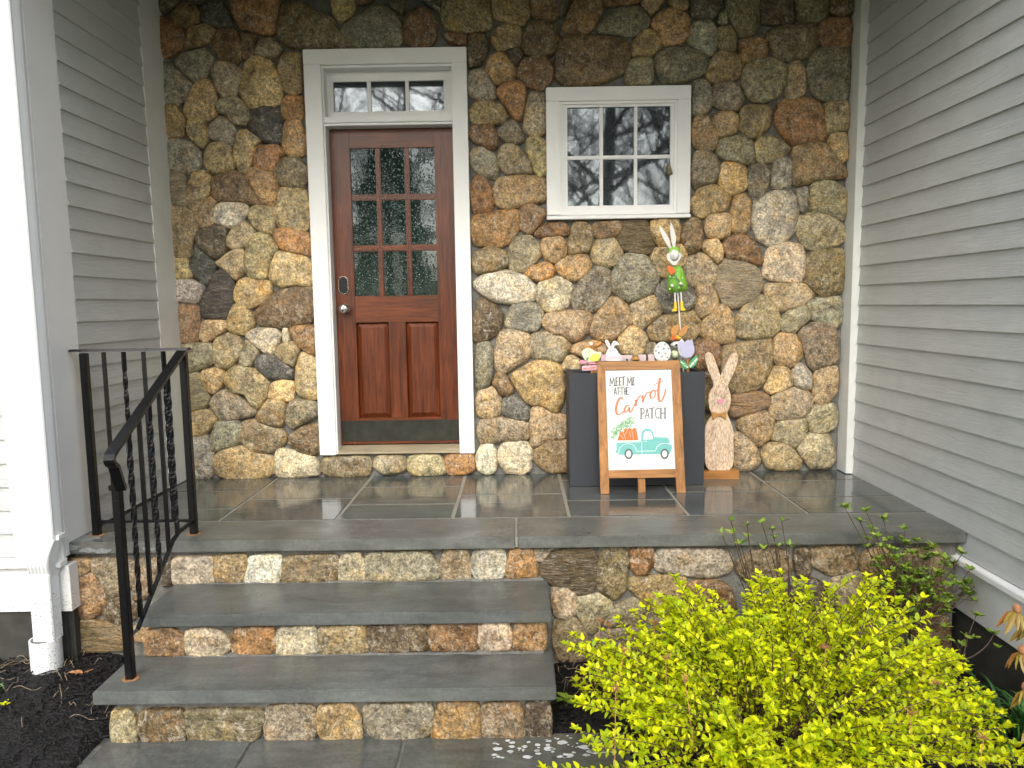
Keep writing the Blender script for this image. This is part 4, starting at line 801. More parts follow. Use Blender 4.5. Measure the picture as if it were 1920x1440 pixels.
def stroke(mb, Zf, s, y, wd):
    p = pts_of(Zf, s, y); mb.dashes(p, wd, UPY, .0008); return mb
def rod(name, a, b, r, mat, parent, n=8): return obj(name, MB().tube([a, b], r, n), M[mat], parent, smooth=False)

# A-frame sign
sb0 = PZ(*Z6(425, 1378), 0); sb1 = PZ(*Z6(1068, 1372), 0); sY = (sb0.y + sb1.y) / 2
top_y = yP - .035
zTop = PY(*Z6(706, 258), top_y).z
sn = Vector((0, -zTop, top_y - sY)).normalized(); s0 = Vector((0, sY, 0))          # plane of the leaning frame
if sn.y > 0: sn = -sn
def SG(a, b, off=0): return PP(*Z6(a, b), s0 + sn * off, sn)
sg = thing('easel_sign', 'wood framed easel sign reading Meet Me at the Carrot Patch', 'sign', (sb0 + sb1) / 2)
FT = .022
def sgbox(name, quad, th, mat, off=0, bevel=.002): return obj(name, MB().prism([SG(*q, off) for q in quad], -sn * th), M[mat], sg, bevel=bevel)
sgbox('stile', [(357, 266), (428, 335), (456, 1176), (462, 1376), (388, 1378)], FT, 'pine_v')
sgbox('stile', [(1055, 250), (985, 325), (1020, 1168), (1030, 1370), (1106, 1369)], FT, 'pine_v')
sgbox('rail', [(358, 265), (1054, 250), (986, 324), (427, 334)], FT, 'pine_h', .0005)
sgbox('rail', [(456, 1178), (1021, 1166), (1024, 1238), (460, 1246)], FT, 'pine_h', .0005)
leg0 = PZ(*Z6(735, 1368), 0)
obj('rear_leg', MB().hexa([(leg0.x - .020, leg0.y, .0), (leg0.x + .022, leg0.y, .0), (leg0.x + .022, leg0.y + .02, .0), (leg0.x - .020, leg0.y + .02, .0), (leg0.x - .020, sY + (top_y - sY) * .3 + .028, .30), (leg0.x + .022, sY + (top_y - sY) * .3 + .028, .30), (leg0.x + .022, sY + (top_y - sY) * .3 + .046, .30), (leg0.x - .020, sY + (top_y - sY) * .3 + .046, .30)]), M['pine_v'], sg, bevel=.002)
obj('board', MB().prism([SG(*q, -.008) for q in ((420, 328), (993, 318), (1026, 1172), (450, 1182))], -sn * .006), M['panel'], sg)
def spoly(name, s, mat, off, sm=0):
    v = [float(a) for a in s.split()]; p = [SG(v[i], v[i + 1], off - .008) for i in range(0, len(v), 2)]
    if sm: p = chaikin(p, sm, .22)
    return obj(name, MB().prism(p, -sn * .0004), M[mat], sg)
def lettering(name, lines, wd, mat, off=.0010):
    mb = MB()
    for s in lines.split(';'):
        v = [float(a) for a in s.split()]
        if len(v) < 4: continue
        p = [SG(v[i], v[i + 1], off - .008) for i in range(0, len(v), 2)]; mb.dashes(p, wd, sn, .0004)
    return obj(name, mb, M[mat], sg)
def smooth_line(v, n=3):
    p = [Vector((v[i], v[i + 1], 0)) for i in range(0, len(v), 2)]
    for _ in range(n):
        r = [p[0]]
        for a, b in zip(p, p[1:]): r += [a.lerp(b, .25), a.lerp(b, .75)]
        p = r + [p[-1]]
    return p
thin = """466 464 470 398 484 452 499 396 505 463; 460 464 473 464; 498 463 511 463; 517 462 517 397; 517 397 535 396; 517 430 530 429; 517 462 535 461; 545 461 545 396; 545 396 562 395; 545 428 558 427; 545 461 563 460; 578 460 578 392; 562 394 596 386;
612 461 617 396 630 446 646 394 651 460; 606 461 618 461; 645 460 657 460; 660 459 660 394; 660 394 677 392; 660 426 672 425; 660 459 677 458;
501 543 511 480 523 542; 505 524 520 523; 536 542 536 483; 525 484 553 480; 545 517 556 516; 568 541 568 482; 556 483 582 479; 587 541 587 481; 600 540 600 480; 587 512 600 511; 607 540 607 480; 607 480 623 479; 607 510 619 509; 607 540 624 539;
728 744 728 657; 722 744 736 744; 722 658 746 656 755 670 753 690 742 702 728 704; 764 742 780 656 797 741; 770 715 791 713; 820 740 820 656; 798 658 842 650; 884 662 868 652 853 668 850 700 856 730 870 740 884 728; 895 740 895 654; 889 740 902 740; 889 654 902 654; 930 739 930 652; 924 739 938 739; 924 652 938 652; 895 697 930 695"""
lettering('lettering', thin, .0048, 'print_grey')
lettering('lettering', "729 744 729 660; 821 740 821 657; 896 740 896 656; 931 739 931 654; 518 462 518 398; 579 460 579 393; 661 459 661 396; 546 461 546 397", .0072, 'print_grey', .0016)
script = [("576 578 566 562 548 570 530 602 518 645 518 690 536 714 560 702 584 678", 1), ("634 632 612 626 594 650 586 678 596 694 616 676 632 640 628 672 640 694 660 660 676 618", .8), ("682 582 686 612 682 642 690 600 706 566 724 548 738 556", .8), ("740 546 744 580 744 612 752 574 770 536 790 514 804 524", .8), ("836 500 814 516 804 546 814 574 836 568 850 540 846 508 836 500 858 512 876 490", .8), ("890 398 880 450 874 520 876 580 892 606 914 574 930 530 938 492", 1), ("838 458 870 442 916 428", .6)]
mb = MB()
for s, k_ in script:
    p = smooth_line([float(a) for a in s.split()]); n_ = len(p); pts = [SG(q.x, q.y, -.0064) for q in p]; ws = []
    for i in range(n_):
        d = p[min(i + 1, n_ - 1)] - p[max(i - 1, 0)]; up_ = abs(d.y) / (d.length + 1e-6); ws.append(k_ * (.0050 + .0098 * up_ * (1 if d.y > 0 else .45)))
    mb.ribbon(pts, ws, sn, .0004)
obj('lettering', mb, M['print_coral'], sg, label='coral script word Carrot')
mb = MB()
for _ in range(420):
    t = R(); a = 470 + 190 * t + U(-30, 30) * (1 - t * .3); b = 905 - 150 * t ** .8 + U(-50, 42) * (1 - .3 * t)
    if a < 452 or (b > 895 and a > 535): continue
    g = U(0, 6.28); l = U(8, 17); w2 = 2.4; dx, dy = math.cos(g) * l, math.sin(g) * l
    mb.add([SG(a, b, -.0072), SG(a + dx * .5 - dy * .2, b + dy * .5 + dx * .2, -.0072), SG(a + dx, b + dy, -.0072), SG(a + dx * .5 + dy * .2, b + dy * .5 - dx * .2, -.0072)], [(0, 1, 2, 3)])
obj('printed_leaves', mb, M['print_leaf'], sg)
spoly('printed_carrots', "530 926 540 890 556 850 578 852 600 822 618 832 632 816 650 834 672 818 688 826 698 880 706 924", 'print_orange' if 'print_orange' in M else 'paint_orange', .0014)
lettering('print_lines', "575 852 600 920; 618 832 590 880; 650 834 668 920; 632 850 640 900; 556 880 580 915", .0012, 'print_white', .0022)
spoly('printed_truck', "515 1008 522 1006 520 938 730 932 730 862 748 836 780 826 812 832 832 862 840 898 930 900 956 904 968 922 970 950 986 962 992 990 984 1008 970 1040 880 1042 690 1044 590 1050 540 1046 535 1032 515 1030", 'print_teal', .0014)
spoly('print_lines', "748 918 748 872 764 850 800 848 820 870 828 914", 'print_white', .0020)
lettering('print_lines', "520 944 726 938; 734 936 736 1040; 540 1030 548 990 580 962 620 952 660 962 684 990 690 1018; 690 1018 850 1014; 850 1014 862 980 896 954 940 950 985 962; 752 936 764 930 776 936", .0022, 'print_white', .0022)
for a in (624, 928):
    for rx, ry, m_, o_ in ((35, 45, 'print_grey', .0026), (20, 28, 'print_white', .0034)):
        obj('printed_wheel', MB().prism([SG(a + rx * math.cos(t * 6.2832 / 20), 1040 + ry * math.sin(t * 6.2832 / 20), o_ - .008) for t in range(20)], -sn * .0004), M[m_], sg)

# wooden rabbit
q0, q1 = PZ(*Z5(180, 1436), 0), PZ(*Z5(447, 1430), 0); yr0 = (q0.y + q1.y) / 2; yrb = yr0 + .035
rb = thing('wooden_rabbit', 'tall whitewashed wooden rabbit cutout with bow tie standing beside the planter', 'rabbit figure', ((q0.x + q1.x) / 2, yr0, 0))
zb_ = PY(*Z5(310, 1372), yr0).z
obj('base', MB().box((q0.x - .04, yr0, .0), (q1.x, yr0 + .09, zb_)), M['pine_h'], rb, bevel=.002)
cut('body', Z5, "176 476 178 444 204 422 232 434 256 484 284 566 302 622 322 566 368 474 398 434 424 429 441 452 438 505 402 598 356 690 372 726 384 780 381 832 366 880 352 906 374 960 398 1026 405 1100 405 1376 178 1376 176 1100 178 1020 198 972 230 936 232 908 212 872 203 800 215 742 248 700 240 660 200 560", yrb, .020, 'rabbit', rb, 2)
cut('nose', Z5, "276 802 300 796 330 802 328 822 302 842 282 828", yrb - .008, .008, 'paint_pink', rb, 1)
cut('bow_tie', Z5, "228 900 262 906 290 916 318 906 350 898 346 962 300 930 284 930 240 964", yrb - .012, .012, 'bow', rb, 0)
for a, b in ((283, 770), (305, 771)): disc('eye', Z5, a, b, 7, 6, yrb - .002, .002, 'paint_grey', rb)
mb = MB()
for s in ("222 808 262 814", "216 828 262 828", "226 856 266 842", "334 826 360 818", "334 838 358 842", "284 842 302 856", "302 856 318 846"): stroke(mb, Z5, s, yrb - .001, .0016)
obj('whiskers', mb, M['paint_grey'], rb)

# garden bunny on a stake
yg = yP + .14
gb = thing('bunny_stake', 'metal bunny garden stake in a lime green coat holding a carrot', 'garden stake', tuple(PY(1283, 700, yg)))
cut('ear', Z7, "214 126 252 172 302 237 337 312 351 392 333 394 288 332 248 252 223 182", yg, .006, 'paint_white', gb, 1)
cut('ear', Z7, "344 86 372 150 404 250 406 302 392 388 374 388 349 290 340 180", yg, .006, 'paint_white', gb, 1)
blob('cap', Z7, "314 404 340 368 400 362 448 398 464 450 440 520 320 500", yg + .012, .02, 'paint_lime', gb)
cut('collar', Z7, "296 470 330 440 450 440 467 468 455 512 390 600 308 522", yg - .018, .008, 'paint_white', gb, 1)
blob('head', Z7, "323 470 340 420 385 402 430 420 447 470 432 520 385 545 338 520", yg - .014, .03, 'paint_white', gb)
mb = MB(); 
for s in ("342 425 344 432", "398 414 399 422", "368 470 384 478 400 470", "384 478 384 486"): stroke(mb, Z7, s, yg - .042, .003)
obj('painted_face', mb, M['paint_grey'], gb)
blob('coat', Z7, "345 590 392 602 440 574 478 610 500 665 528 780 537 872 480 886 400 894 318 898 312 780 320 660", yg + .01, .05, 'paint_lime', gb)
mb = MB()
for s in ("398 600 410 700 416 890", "448 600 470 660 468 740 445 800", "372 705 352 740 340 800", "320 655 330 700 326 760"): stroke(mb, Z7, s, yg - .046, .003)
obj('coat_seam', mb, M['paint_green'], gb)
for a, b in ((435, 640), (478, 726), (438, 836), (378, 720), (340, 712), (338, 850), (476, 800)): disc('coat_spot', Z7, a, b, 8, 11, yg - .040, .012, 'dress_dot', gb, 8)
cut('carrot', Z7, "304 602 336 584 386 618 402 660 352 698 320 660", yg - .052, .010, 'paint_orange', gb, 1)
mb = stroke(MB(), Z7, "378 690 430 750 482 822", yg - .054, .006); obj('carrot_stem', mb, M['print_grey'], gb)
blob('hand', Z7, "340 800 362 790 384 815 376 838 350 832", yg - .048, .012, 'paint_white', gb, 10); blob('hand', Z7, "434 780 455 766 476 784 470 808 440 810", yg - .048, .012, 'paint_white', gb, 10)
rod('leg', PY(*Z7(392, 890), yg), PY(*Z7(396, 1010), yg), .005, 'paint_white', gb); rod('leg', PY(*Z7(460, 884), yg), PY(*Z7(468, 1000), yg), .005, 'paint_white', gb)
cut('boot', Z7, "386 1000 412 998 416 1100 362 1103 364 1085 387 1068", yg - .010, .016, 'paint_yellow', gb, 0); cut('boot', Z7, "456 990 486 988 488 1060 512 1074 513 1092 458 1095", yg - .010, .016, 'paint_yellow', gb, 0)
rod('stake', PY(*Z7(424, 880), yg + .012), PY(1282, 704, yg + .012), .0042, 'paint_white', gb)

# small picks along the front of the planter
yk = yP + .055
zsoil = zP - .052
def pick(name, label, Zf, a, b, y=None): 
    p = PY(*Zf(a, b), y or yk); return thing(name, label, 'garden pick', (p.x, p.y, zsoil), 'painted picks in the planter')
def stick(parent, Zf, a, b, y, r=.005, mat='pine_v'):
    p = PY(*Zf(a, b), y); rod('stake', (p.x, y + .008, p.z), (p.x, y + .008, zsoil), r, mat, parent)
ck = pick('chick_pick', 'pale yellow chick cutout over a pink spring sign at the left of the planter', Z8, 300, 700)
cut('chick', Z8, "152 476 186 424 240 400 302 416 372 462 444 458 440 525 402 590 320 608 240 602 190 560", yk, .010, 'cream', ck, 1)
cut('wing', Z8, "300 502 370 482 432 496 420 560 370 600 300 592 264 562", yk - .003, .003, 'paint_paleyellow', ck, 1)
cut('sprig', Z8, "244 470 258 440 280 428 276 468 256 492", yk - .003, .003, 'sage', ck, 0); cut('sprig', Z8, "222 560 240 530 262 540 250 580 228 590", yk - .003, .003, 'print_leaf', ck, 0)
disc('eye', Z8, 213, 465, 9, 9, yk - .001, .001, 'paint_grey', ck, 8)
for s in ("118 600 150 575 185 580 230 590 240 612 180 636 130 626", "250 620 300 610 372 612 372 640 300 640 262 638"): cut('flower', Z8, s, yk + .004, .012, 'paint_pink', ck, 1)
cut('plaque', Z8, "164 662 376 652 376 724 164 730", yk - .006, .006, 'pinkmix', ck, 0)
mb = MB()
for s in ("186 690 190 708 196 690", "198 708 204 694 210 706 204 708", "214 706 214 688", "220 706 220 688", "228 700 236 694 240 704 230 706", "252 704 262 692 266 704",
          "296 678 282 676 280 690 294 694 294 708 280 710", "304 710 304 676 318 676 318 692 304 694", "326 709 326 675 340 675 340 690 327 692 342 708", "352 708 352 674", "346 674 358 674"): stroke(mb, Z8, s, yk - .0065, .0028)
obj('lettering', mb, M['print_coral'], ck)
stick(ck, Z8, 310, 728, yk, .008)
sbn = thing('straw_bunny', 'orange straw bunny lying behind the chick pick in the planter', 'bunny figure', tuple(PY(*Z8(320, 640), yk + .05)[0:2]) + (zsoil,))
blob('ear', Z8, "308 390 350 330 420 298 462 322 432 380 360 408", yk + .05, .02, 'straw', sbn); blob('head', Z8, "160 425 228 372 300 372 335 412 250 440 180 450", yk + .05, .03, 'straw', sbn)
disc('flower', Z8, 295, 340, 22, 22, yk + .015, .02, 'paint_white', sbn, 8); disc('eye', Z8, 166, 420, 9, 9, yk + .02, .01, 'black', sbn, 8)
p = PY(*Z8(320, 420), yk + .06); rod('body', (p.x, yk + .06, p.z), (p.x + .01, yk + .07, zsoil), .022, 'straw', sbn)
wb = pick('bunny_pick', 'white bunny cutout with floppy ear on a pink gingham base', Z8, 600, 590)
cut('bunny', Z8, "490 592 500 540 512 480 528 432 552 414 512 360 490 296 520 278 560 328 580 398 598 320 638 294 702 338 692 362 640 362 612 408 640 404 672 440 690 480 716 492 736 540 742 592", yk, .010, 'paint_white', wb, 1)
cut('inner_ear', Z8, "508 300 530 312 556 360 566 396 540 380 516 340", yk - .001, .001, 'pinkmix', wb, 1); cut('inner_ear', Z8, "600 392 610 340 640 312 668 324 630 346 612 380", yk - .001, .001, 'pinkmix', wb, 1)
for a, b in ((573, 448), (606, 440)): disc('eye', Z8, a, b, 6, 8, yk - .001, .001, 'black', wb, 8)
cut('nose', Z8, "584 464 600 462 592 474", yk - .001, .001, 'paint_pink', wb, 0)
for i in range(5):
    for j in range(2): 
        a, b = 520 + i * 44 + j * 22, 530 + j * 26; cut('gingham_check', Z8, f"{a} {b-16} {a+20} {b} {a} {b+16} {a-20} {b}", yk - .001, .001, 'pinkmix', wb, 0, 0)
stick(wb, Z8, 610, 590, yk)
def ribbon_box(a0, a1, b0, b1, y, label, m_):
    t_ = pick('gingham_block', label, Z8, (a0 + a1) / 2, b1, y); cut('block', Z8, f"{a0} {b0} {a1} {b0} {a1} {b1} {a0} {b1}", y, .02, m_, t_, 0)
    mb = MB(); n_ = max(3, int((a1 - a0) / 22))
    for i in range(1, n_): stroke(mb, Z8, f"{a0+(a1-a0)*i/n_} {b0+4} {a0+(a1-a0)*i/n_} {b1-4}", y - .0005, .0022)
    for i in range(1, 4): stroke(mb, Z8, f"{a0+4} {b0+(b1-b0)*i/4} {a1-4} {b0+(b1-b0)*i/4}", y - .0015, .0022)
    obj('gingham_lines', mb, M['pinkmix'], t_); stick(t_, Z8, (a0 + a1) / 2, b1, y); return t_
ribbon_box(438, 505, 500, 596, yk + .02, 'pink gingham block between the chick and the white bunny', 'pinkmix')
ribbon_box(720, 890, 510, 590, yk + .02, 'long white gingham block just right of the white bunny', 'gingham')
ribbon_box(978, 1085, 500, 590, yk + .02, 'white gingham block left of the gap before the egg', 'gingham')
ribbon_box(1118, 1215, 500, 590, yk + .02, 'white gingham block tucked against the spotted egg', 'gingham')
cr = pick('carrot_pick', 'small orange cloth carrot above the middle of the sign', Z8, 930, 590, yk - .01)
blob('carrot', Z8, "858 588 880 545 912 526 950 512 985 540 1002 590", yk - .01, .02, 'bow', cr); disc('button', Z8, 812, 574, 16, 14, yk - .012, .01, 'black', cr, 10); stick(cr, Z8, 930, 588, yk - .01)
eg = pick('egg_pick', 'white egg cutout with grey and teal spots above the sign', Z8, 1322, 580)
cut('egg', Z8, "1200 470 1212 410 1250 345 1300 312 1345 312 1395 345 1432 410 1446 470 1432 535 1390 585 1322 592 1255 585 1212 535", yk, .012, 'paint_white', eg, 1)
for a, b, m_ in ((1258, 386, 'dot_grey'), (1342, 414, 'dot_teal'), (1270, 472, 'dot_teal'), (1365, 480, 'dot_grey'), (1316, 526, 'dot_grey'), (1392, 538, 'dot_grey'), (1356, 350, 'dot_grey'), (1408, 412, 'dot_grey'), (1228, 446, 'dot_grey')): disc('spot', Z8, a, b, 15, 15, yk - .001, .001, m_, eg, 10)
mb = MB()
for s in ("1240 590 1250 550", "1268 590 1272 552", "1280 590 1292 556", "1330 590 1336 566", "1345 590 1350 560"): stroke(mb, Z8, s, yk - .001, .0015)
obj('painted_grass', mb, M['print_grey'], eg); stick(eg, Z8, 1322, 586, yk)
gl = pick('cloth_ball', 'sage green speckled cloth ball between the egg and the tulip', Z8, 1495, 580, yk + .03)
blob('ball', Z8, "1442 500 1450 450 1500 432 1548 455 1552 520 1520 560 1460 556", yk + .03, .03, 'sage', gl); stick(gl, Z8, 1495, 550, yk + .03)
fb = pick('brown_bunny_pick', 'brown eared bunny with a flower crown behind the tulip', Z8, 1530, 560, yk + .05)
cut('ear', Z8, "1450 222 1444 130 1498 82 1562 58 1562 132 1512 222", yk + .05, .010, 'straw', fb, 1); cut('ear', Z8, "1545 222 1580 132 1660 80 1702 92 1662 182 1592 242", yk + .05, .010, 'straw', fb, 1)
for a, b, m_ in ((1470, 240, 'paint_orange'), (1500, 262, 'paint_orange'), (1462, 270, 'print_coral'), (1540, 245, 'paint_yellow'), (1565, 262, 'paint_yellow'), (1525, 268, 'paint_orange')):
    blob('flower', Z8, f"{a-26} {b} {a-10} {b-24} {a+16} {b-22} {a+26} {b+4} {a+4} {b+26} {a-18} {b+20}", yk + .04, .015, m_, fb, 10)
blob('head', Z8, "1432 356 1500 308 1575 306 1600 380 1540 412 1470 392", yk + .045, .03, 'paint_white', fb); disc('eye', Z8, 1524, 362, 18, 16, yk + .008, .01, 'black', fb, 10)
stick(fb, Z8, 1530, 400, yk + .05)
tp = pick('tulip_pick', 'lavender tulip cutout with green welcome spring leaves', Z8, 1690, 700)
cut('flower_edge', Z8, "1538 312 1582 298 1600 262 1626 300 1648 335 1690 275 1718 300 1750 264 1760 330 1785 400 1782 470 1738 536 1655 556 1588 522 1548 450", yk + .002, .006, 'paint_white', tp, 1)
cut('flower', Z8, "1550 318 1598 300 1640 326 1690 278 1718 304 1748 268 1756 330 1786 400 1784 470 1740 534 1668 550 1606 516 1560 440", yk - .004, .006, 'paint_lavender', tp, 1)
cut('leaf', Z8, "1572 572 1622 582 1676 636 1704 700 1640 712 1584 655", yk - .006, .006, 'paint_green', tp, 1); cut('leaf', Z8, "1702 692 1700 640 1742 568 1808 508 1836 532 1822 618 1764 688", yk - .008, .006, 'paint_green', tp, 1)
mb = MB()
for s in ("1586 596 1590 616 1598 604 1604 624 1608 604", "1612 628 1620 620 1622 632 1614 634", "1628 644 1634 626", "1648 650 1638 652 1642 664", "1656 666 1664 660 1666 672 1658 674", "1672 684 1676 672 1684 686 1688 676",
          "1728 652 1718 650 1716 664 1728 668 1724 682", "1740 664 1734 634 1748 630 1746 646", "1758 648 1748 616 1762 612 1760 628 1770 640", "1776 628 1768 596", "1790 612 1782 580 1802 598 1794 566", "1818 552 1804 556 1808 580 1822 574 1818 564"): stroke(mb, Z8, s, yk - .0085, .0030)
obj('lettering', mb, M['print_white'], tp); stick(tp, Z8, 1692, 560, yk, .009, 'pine_v')
# ------------------------------------------------------------------ plants in front of the porch
def leaf_geo(l, w_, fold=.35, n=1):
    """pointed leaf along +x, folded along its midrib"""
    v = [(0, 0, 0), (l * .38, w_, w_ * fold), (l * .38, -w_, w_ * fold), (l * .75, w_ * .62, w_ * fold * .6 - l * .04), (l * .75, -w_ * .62, w_ * fold * .6 - l * .04), (l, 0, -l * .10), (l * .45, 0, 0)]
    f = [(0, 6, 1), (0, 2, 6), (6, 3, 1), (6, 2, 4), (6, 5, 3), (6, 4, 5)]
    return [Vector(q) for q in v], f
def basis(d, up=Vector((0, 0, 1)), roll=0):
    x = d.normalized(); y = up.cross(x)
    if y.length < 1e-3: y = Vector((0, 1, 0))
    y.normalize(); z = x.cross(y); m = Matrix((x, y, z)).transposed()
    return m @ Matrix.Rotation(roll, 3, 'X')
def bez(a, b, c, n):
    return [a * (1 - t) ** 2 + b * 2 * t * (1 - t) + c * t * t for t in [i / (n - 1) for i in range(n)]]
def leafy(root, mat, leaves, n_single, base_leaf):
    """leaves: (pos, 3x3, scale); the nearest n_single are parts of their own, the others one joined part"""
    leaves.sort(key=lambda q: (q[0] - CAM).length - q[0].z * .6)
    v, f = base_leaf; me = bpy.data.meshes.new('leaf'); me.from_pydata(v, [], f); me.materials.append(mat)
    me.polygons.foreach_set('use_smooth', [True] * len(me.polygons))
    vis = [q for q in leaves if in_frame(q[0])]; vs = set(id(q) for q in vis[:n_single])
    for q in vis[:n_single]:
        o = bpy.data.objects.new('leaf', me); COL.objects.link(o); o.parent = root
        o.matrix_local = Matrix.Translation(q[0] - WO[root.name]) @ (q[1] * q[2]).to_4x4(); 
    mb = MB()
    for q in leaves:
        if id(q) in vs: continue
        m = q[1] * q[2]; mb.add([q[0] + m @ p for p in v], f)
    if mb.v: obj('leaves', mb, mat, root, smooth=True, kind='stuff')
def in_frame(p):
    d = p - CAM; c = Vector((_r.dot(Vector((1, 0, 0))), 0, 0))
    x = d.dot(_a); y = d.dot(_b); z = -d.dot(_c)
    return z > .1 and abs(x / z) < .685 and abs(y / z) < .51
# chartreuse spirea
BC = Vector((.955, -2.12, -.65)); sp = thing('spirea_shrub', 'bright chartreuse leafed shrub in front of the porch wall', 'shrub', BC)
leaves = []; stems = MB(); random.seed(21)
clumps = []
for _ in range(86):
    a = R() * 6.2832; r_ = R() ** .5; clumps.append((r_ * math.cos(a), r_ * math.sin(a), U(.72, 1.12)))
for i in range(800):
    gx_, gy_, hf = random.choice(clumps); gx_ += random.gauss(0, .075); gy_ += random.gauss(0, .09); r_ = min(1.04, math.hypot(gx_, gy_)); a = math.atan2(gy_, gx_)
    ex, ey = (.92 if math.cos(a) > 0 else .92) * r_ * math.cos(a), .58 * r_ * math.sin(a)
    lump = .84 + .36 * noise.noise(Vector((ex * 3.1, ey * 3.1, 4))) + .16 * noise.noise(Vector((ex * 8, ey * 8, 9)))
    hz = .66 * math.sqrt(max(0.02, 1 - r_ ** 2.3)) * lump * (1.0 + .16 * ey / .6)
    hz *= hf * (1 if R() < .62 else U(.35, .9))
    if i % 12 == 3: hz *= U(1.08, 1.28)
    tip = BC + Vector((ex, ey, max(.05, min(hz, .61 + U(0, .13)))))
    if tip.y > -1.45: tip.y = U(-1.55, -1.46)
    if tip.x < .18 and tip.y > -2.05: tip.x = U(.2, .5)
    b0 = BC + Vector((ex * .28 + U(-.08, .08), ey * .3 + U(-.06, .06), 0)); mid = b0.lerp(tip, .5) + Vector((-ex * .1 + U(-.11, .11), -ey * .1 + U(-.11, .11), .12 * hz + U(0, .08)))
    pts = bez(b0, mid, tip, 9)
    stems.tube(pts, [.0030 - .0002 * q for q in range(9)], 4, cap=False)
    nl = random.randint(22, 36); L_ = sum((q - p).length for p, q in zip(pts, pts[1:])); start = max(.2, 1 - .30 / max(L_, .1))
    for k_ in range(nl):
        t = start + (1 - start) * (k_ / nl) ** .85; j = min(7, int(t * 8)); p = pts[j].lerp(pts[j + 1], t * 8 - j); ax = (pts[j + 1] - pts[j]).normalized()
        az = k_ * 2.4 + U(-.4, .4); side = ax.orthogonal().normalized(); side = Matrix.Rotation(az, 3, ax) @ side
        d = (side + ax * U(.25, .9) + Vector((0, 0, U(.0, .35)))).normalized()
        leaves.append((p, basis(d, roll=U(-.5, .5)), U(.55, 1.25) * (1.0 - .25 * (k_ / nl > .9))))
    for k_ in range(5):
        d = Vector((math.cos(k_ * 1.257 + a), math.sin(k_ * 1.257 + a), U(.3, 1.0))).normalized(); leaves.append((tip, basis(d, roll=U(-.4, .4)), U(.7, 1.15)))
    if R() < .6:   # side shoot
        q = pts[5] + Vector((U(-.11, .11), U(-.11, .11), U(.02, .10))); stems.tube([pts[4], pts[5].lerp(q, .5), q], .0014, 3, cap=False)
        for k_ in range(9):
            d = Vector((U(-1, 1), U(-1, 1), U(-.1, 1))).normalized(); leaves.append((pts[5].lerp(q, k_ / 8), basis(d, roll=U(-.5, .5)), U(.5, 1.0)))
obj('stems', stems, M['twig'], sp, kind='stuff')
leafy(sp, M['spirea'], leaves, 290, leaf_geo(.0300, .0086))
# dry seed heads left from last year
mb = MB()
for _ in range(16):
    c = BC + Vector((U(-.7, .7), U(-.45, .25), U(.25, .48)))
    for k_ in range(26):
        d = Vector((U(-1, 1), U(-1, 1), U(0, 1))).normalized() * U(.01, .028); mb.tube([c, c + d], .0008, 3, cap=False); q = c + d; s_ = .0018
        mb.add([q + Vector((s_, 0, 0)), q + Vector((-s_, s_, 0)), q + Vector((0, -s_, s_)), q + Vector((0, 0, -s_))], [(0, 1, 2), (0, 2, 3), (0, 3, 1), (1, 3, 2)])
    mb.tube([c, c + Vector((U(-.05, .05), U(-.05, .05), -.25))], .0014, 3, cap=False)
obj('seed_heads', mb, M['oakleaf'], sp, kind='stuff')

def azalea(label, base, tips, n_single, per=(7, 10), fill=2):
    t_ = thing('azalea_shrub', label, 'shrub', base, 'azaleas against the porch wall'); lv = []; st = MB(); base = Vector(base)
    hub = [base + Vector((U(-.05, .05), U(-.03, .03), U(.10, .22))) for _ in range(5)]
    for h in hub: st.tube(bez(base + Vector((U(-.03, .03), 0, 0)), base.lerp(h, .5) + Vector((U(-.02, .02), 0, .02)), h, 5), .0062, 5)
    for tp_ in tips:
        h = min(hub, key=lambda q: (q - tp_).length); m_ = h.lerp(tp_, .5) + Vector((U(-.03, .03), U(-.03, .03), -.01)); pts = bez(h, m_, tp_, 7)
        st.tube(pts, [.0042, .0037, .0032, .0028, .0024, .002, .0018], 4)
        heads = [(tp_, 1.)] + [(pts[random.randint(3, 5)] + Vector((U(-.05, .05), U(-.05, .05), U(0, .05))), .8) for _ in range(fill)]
        for c, s in heads:
            st.tube([pts[4], c], .0013, 3, cap=False)
            for k_ in range(random.randint(*per)):
                a = k_ * 2.4 + U(-.3, .3); d = Vector((math.cos(a), math.sin(a), U(.05, 1.4))).normalized(); lv.append((c, basis(d, roll=U(-.5, .5)), U(.55, 1.15) * s))
    obj('stems', st, M['twig'], t_, kind='stuff'); leafy(t_, M['azalea'], lv, n_single, leaf_geo(.036, .0092)); return t_
ZN = lambda a, b: (1440 + a / 2.667, 900 + b / 2.667)
tl = [(385, 140), (490, 155), (460, 210), (578, 200), (515, 243), (680, 248), (540, 290), (600, 300), (680, 320), (745, 310), (820, 330), (550, 400), (700, 430), (640, 400), (760, 460), (830, 380), (890, 400), (970, 370), (1010, 450), (1085, 495), (990, 510), (920, 530), (1015, 575), (700, 500), (740, 540), (800, 500), (860, 470), (660, 450), (820, 560), (760, 590), (880, 600), (620, 350), (720, 370), (780, 400), (690, 560)]
random.seed(5)
tips = [PY(*ZN(a, b), U(-1.72, -1.50)) for a, b in tl]
b_ = PY(*ZN(700, 850), -1.62); azalea('open dark green azalea in the corner below the right siding wall', (b_.x, -1.62, -.64), tips, 200, (9, 13), 4)
ZW = lambda a, b: (1060 + a / 2.526, 840 + b / 2.526)
tips = [PY(*ZW(a, b), U(-1.68, -1.55)) for a, b in ((785, 348), (862, 370), (930, 358), (1025, 348), (980, 390), (792, 405), (990, 430), (865, 425), (740, 402), (1060, 460), (1010, 470), (940, 480), (830, 450))]
b_ = PY(1468, 1160, -1.62); azalea('sparse thin azalea with small leaves rising against the coping edge', (b_.x, -1.62, -.64), tips, 60, (4, 6), 0)
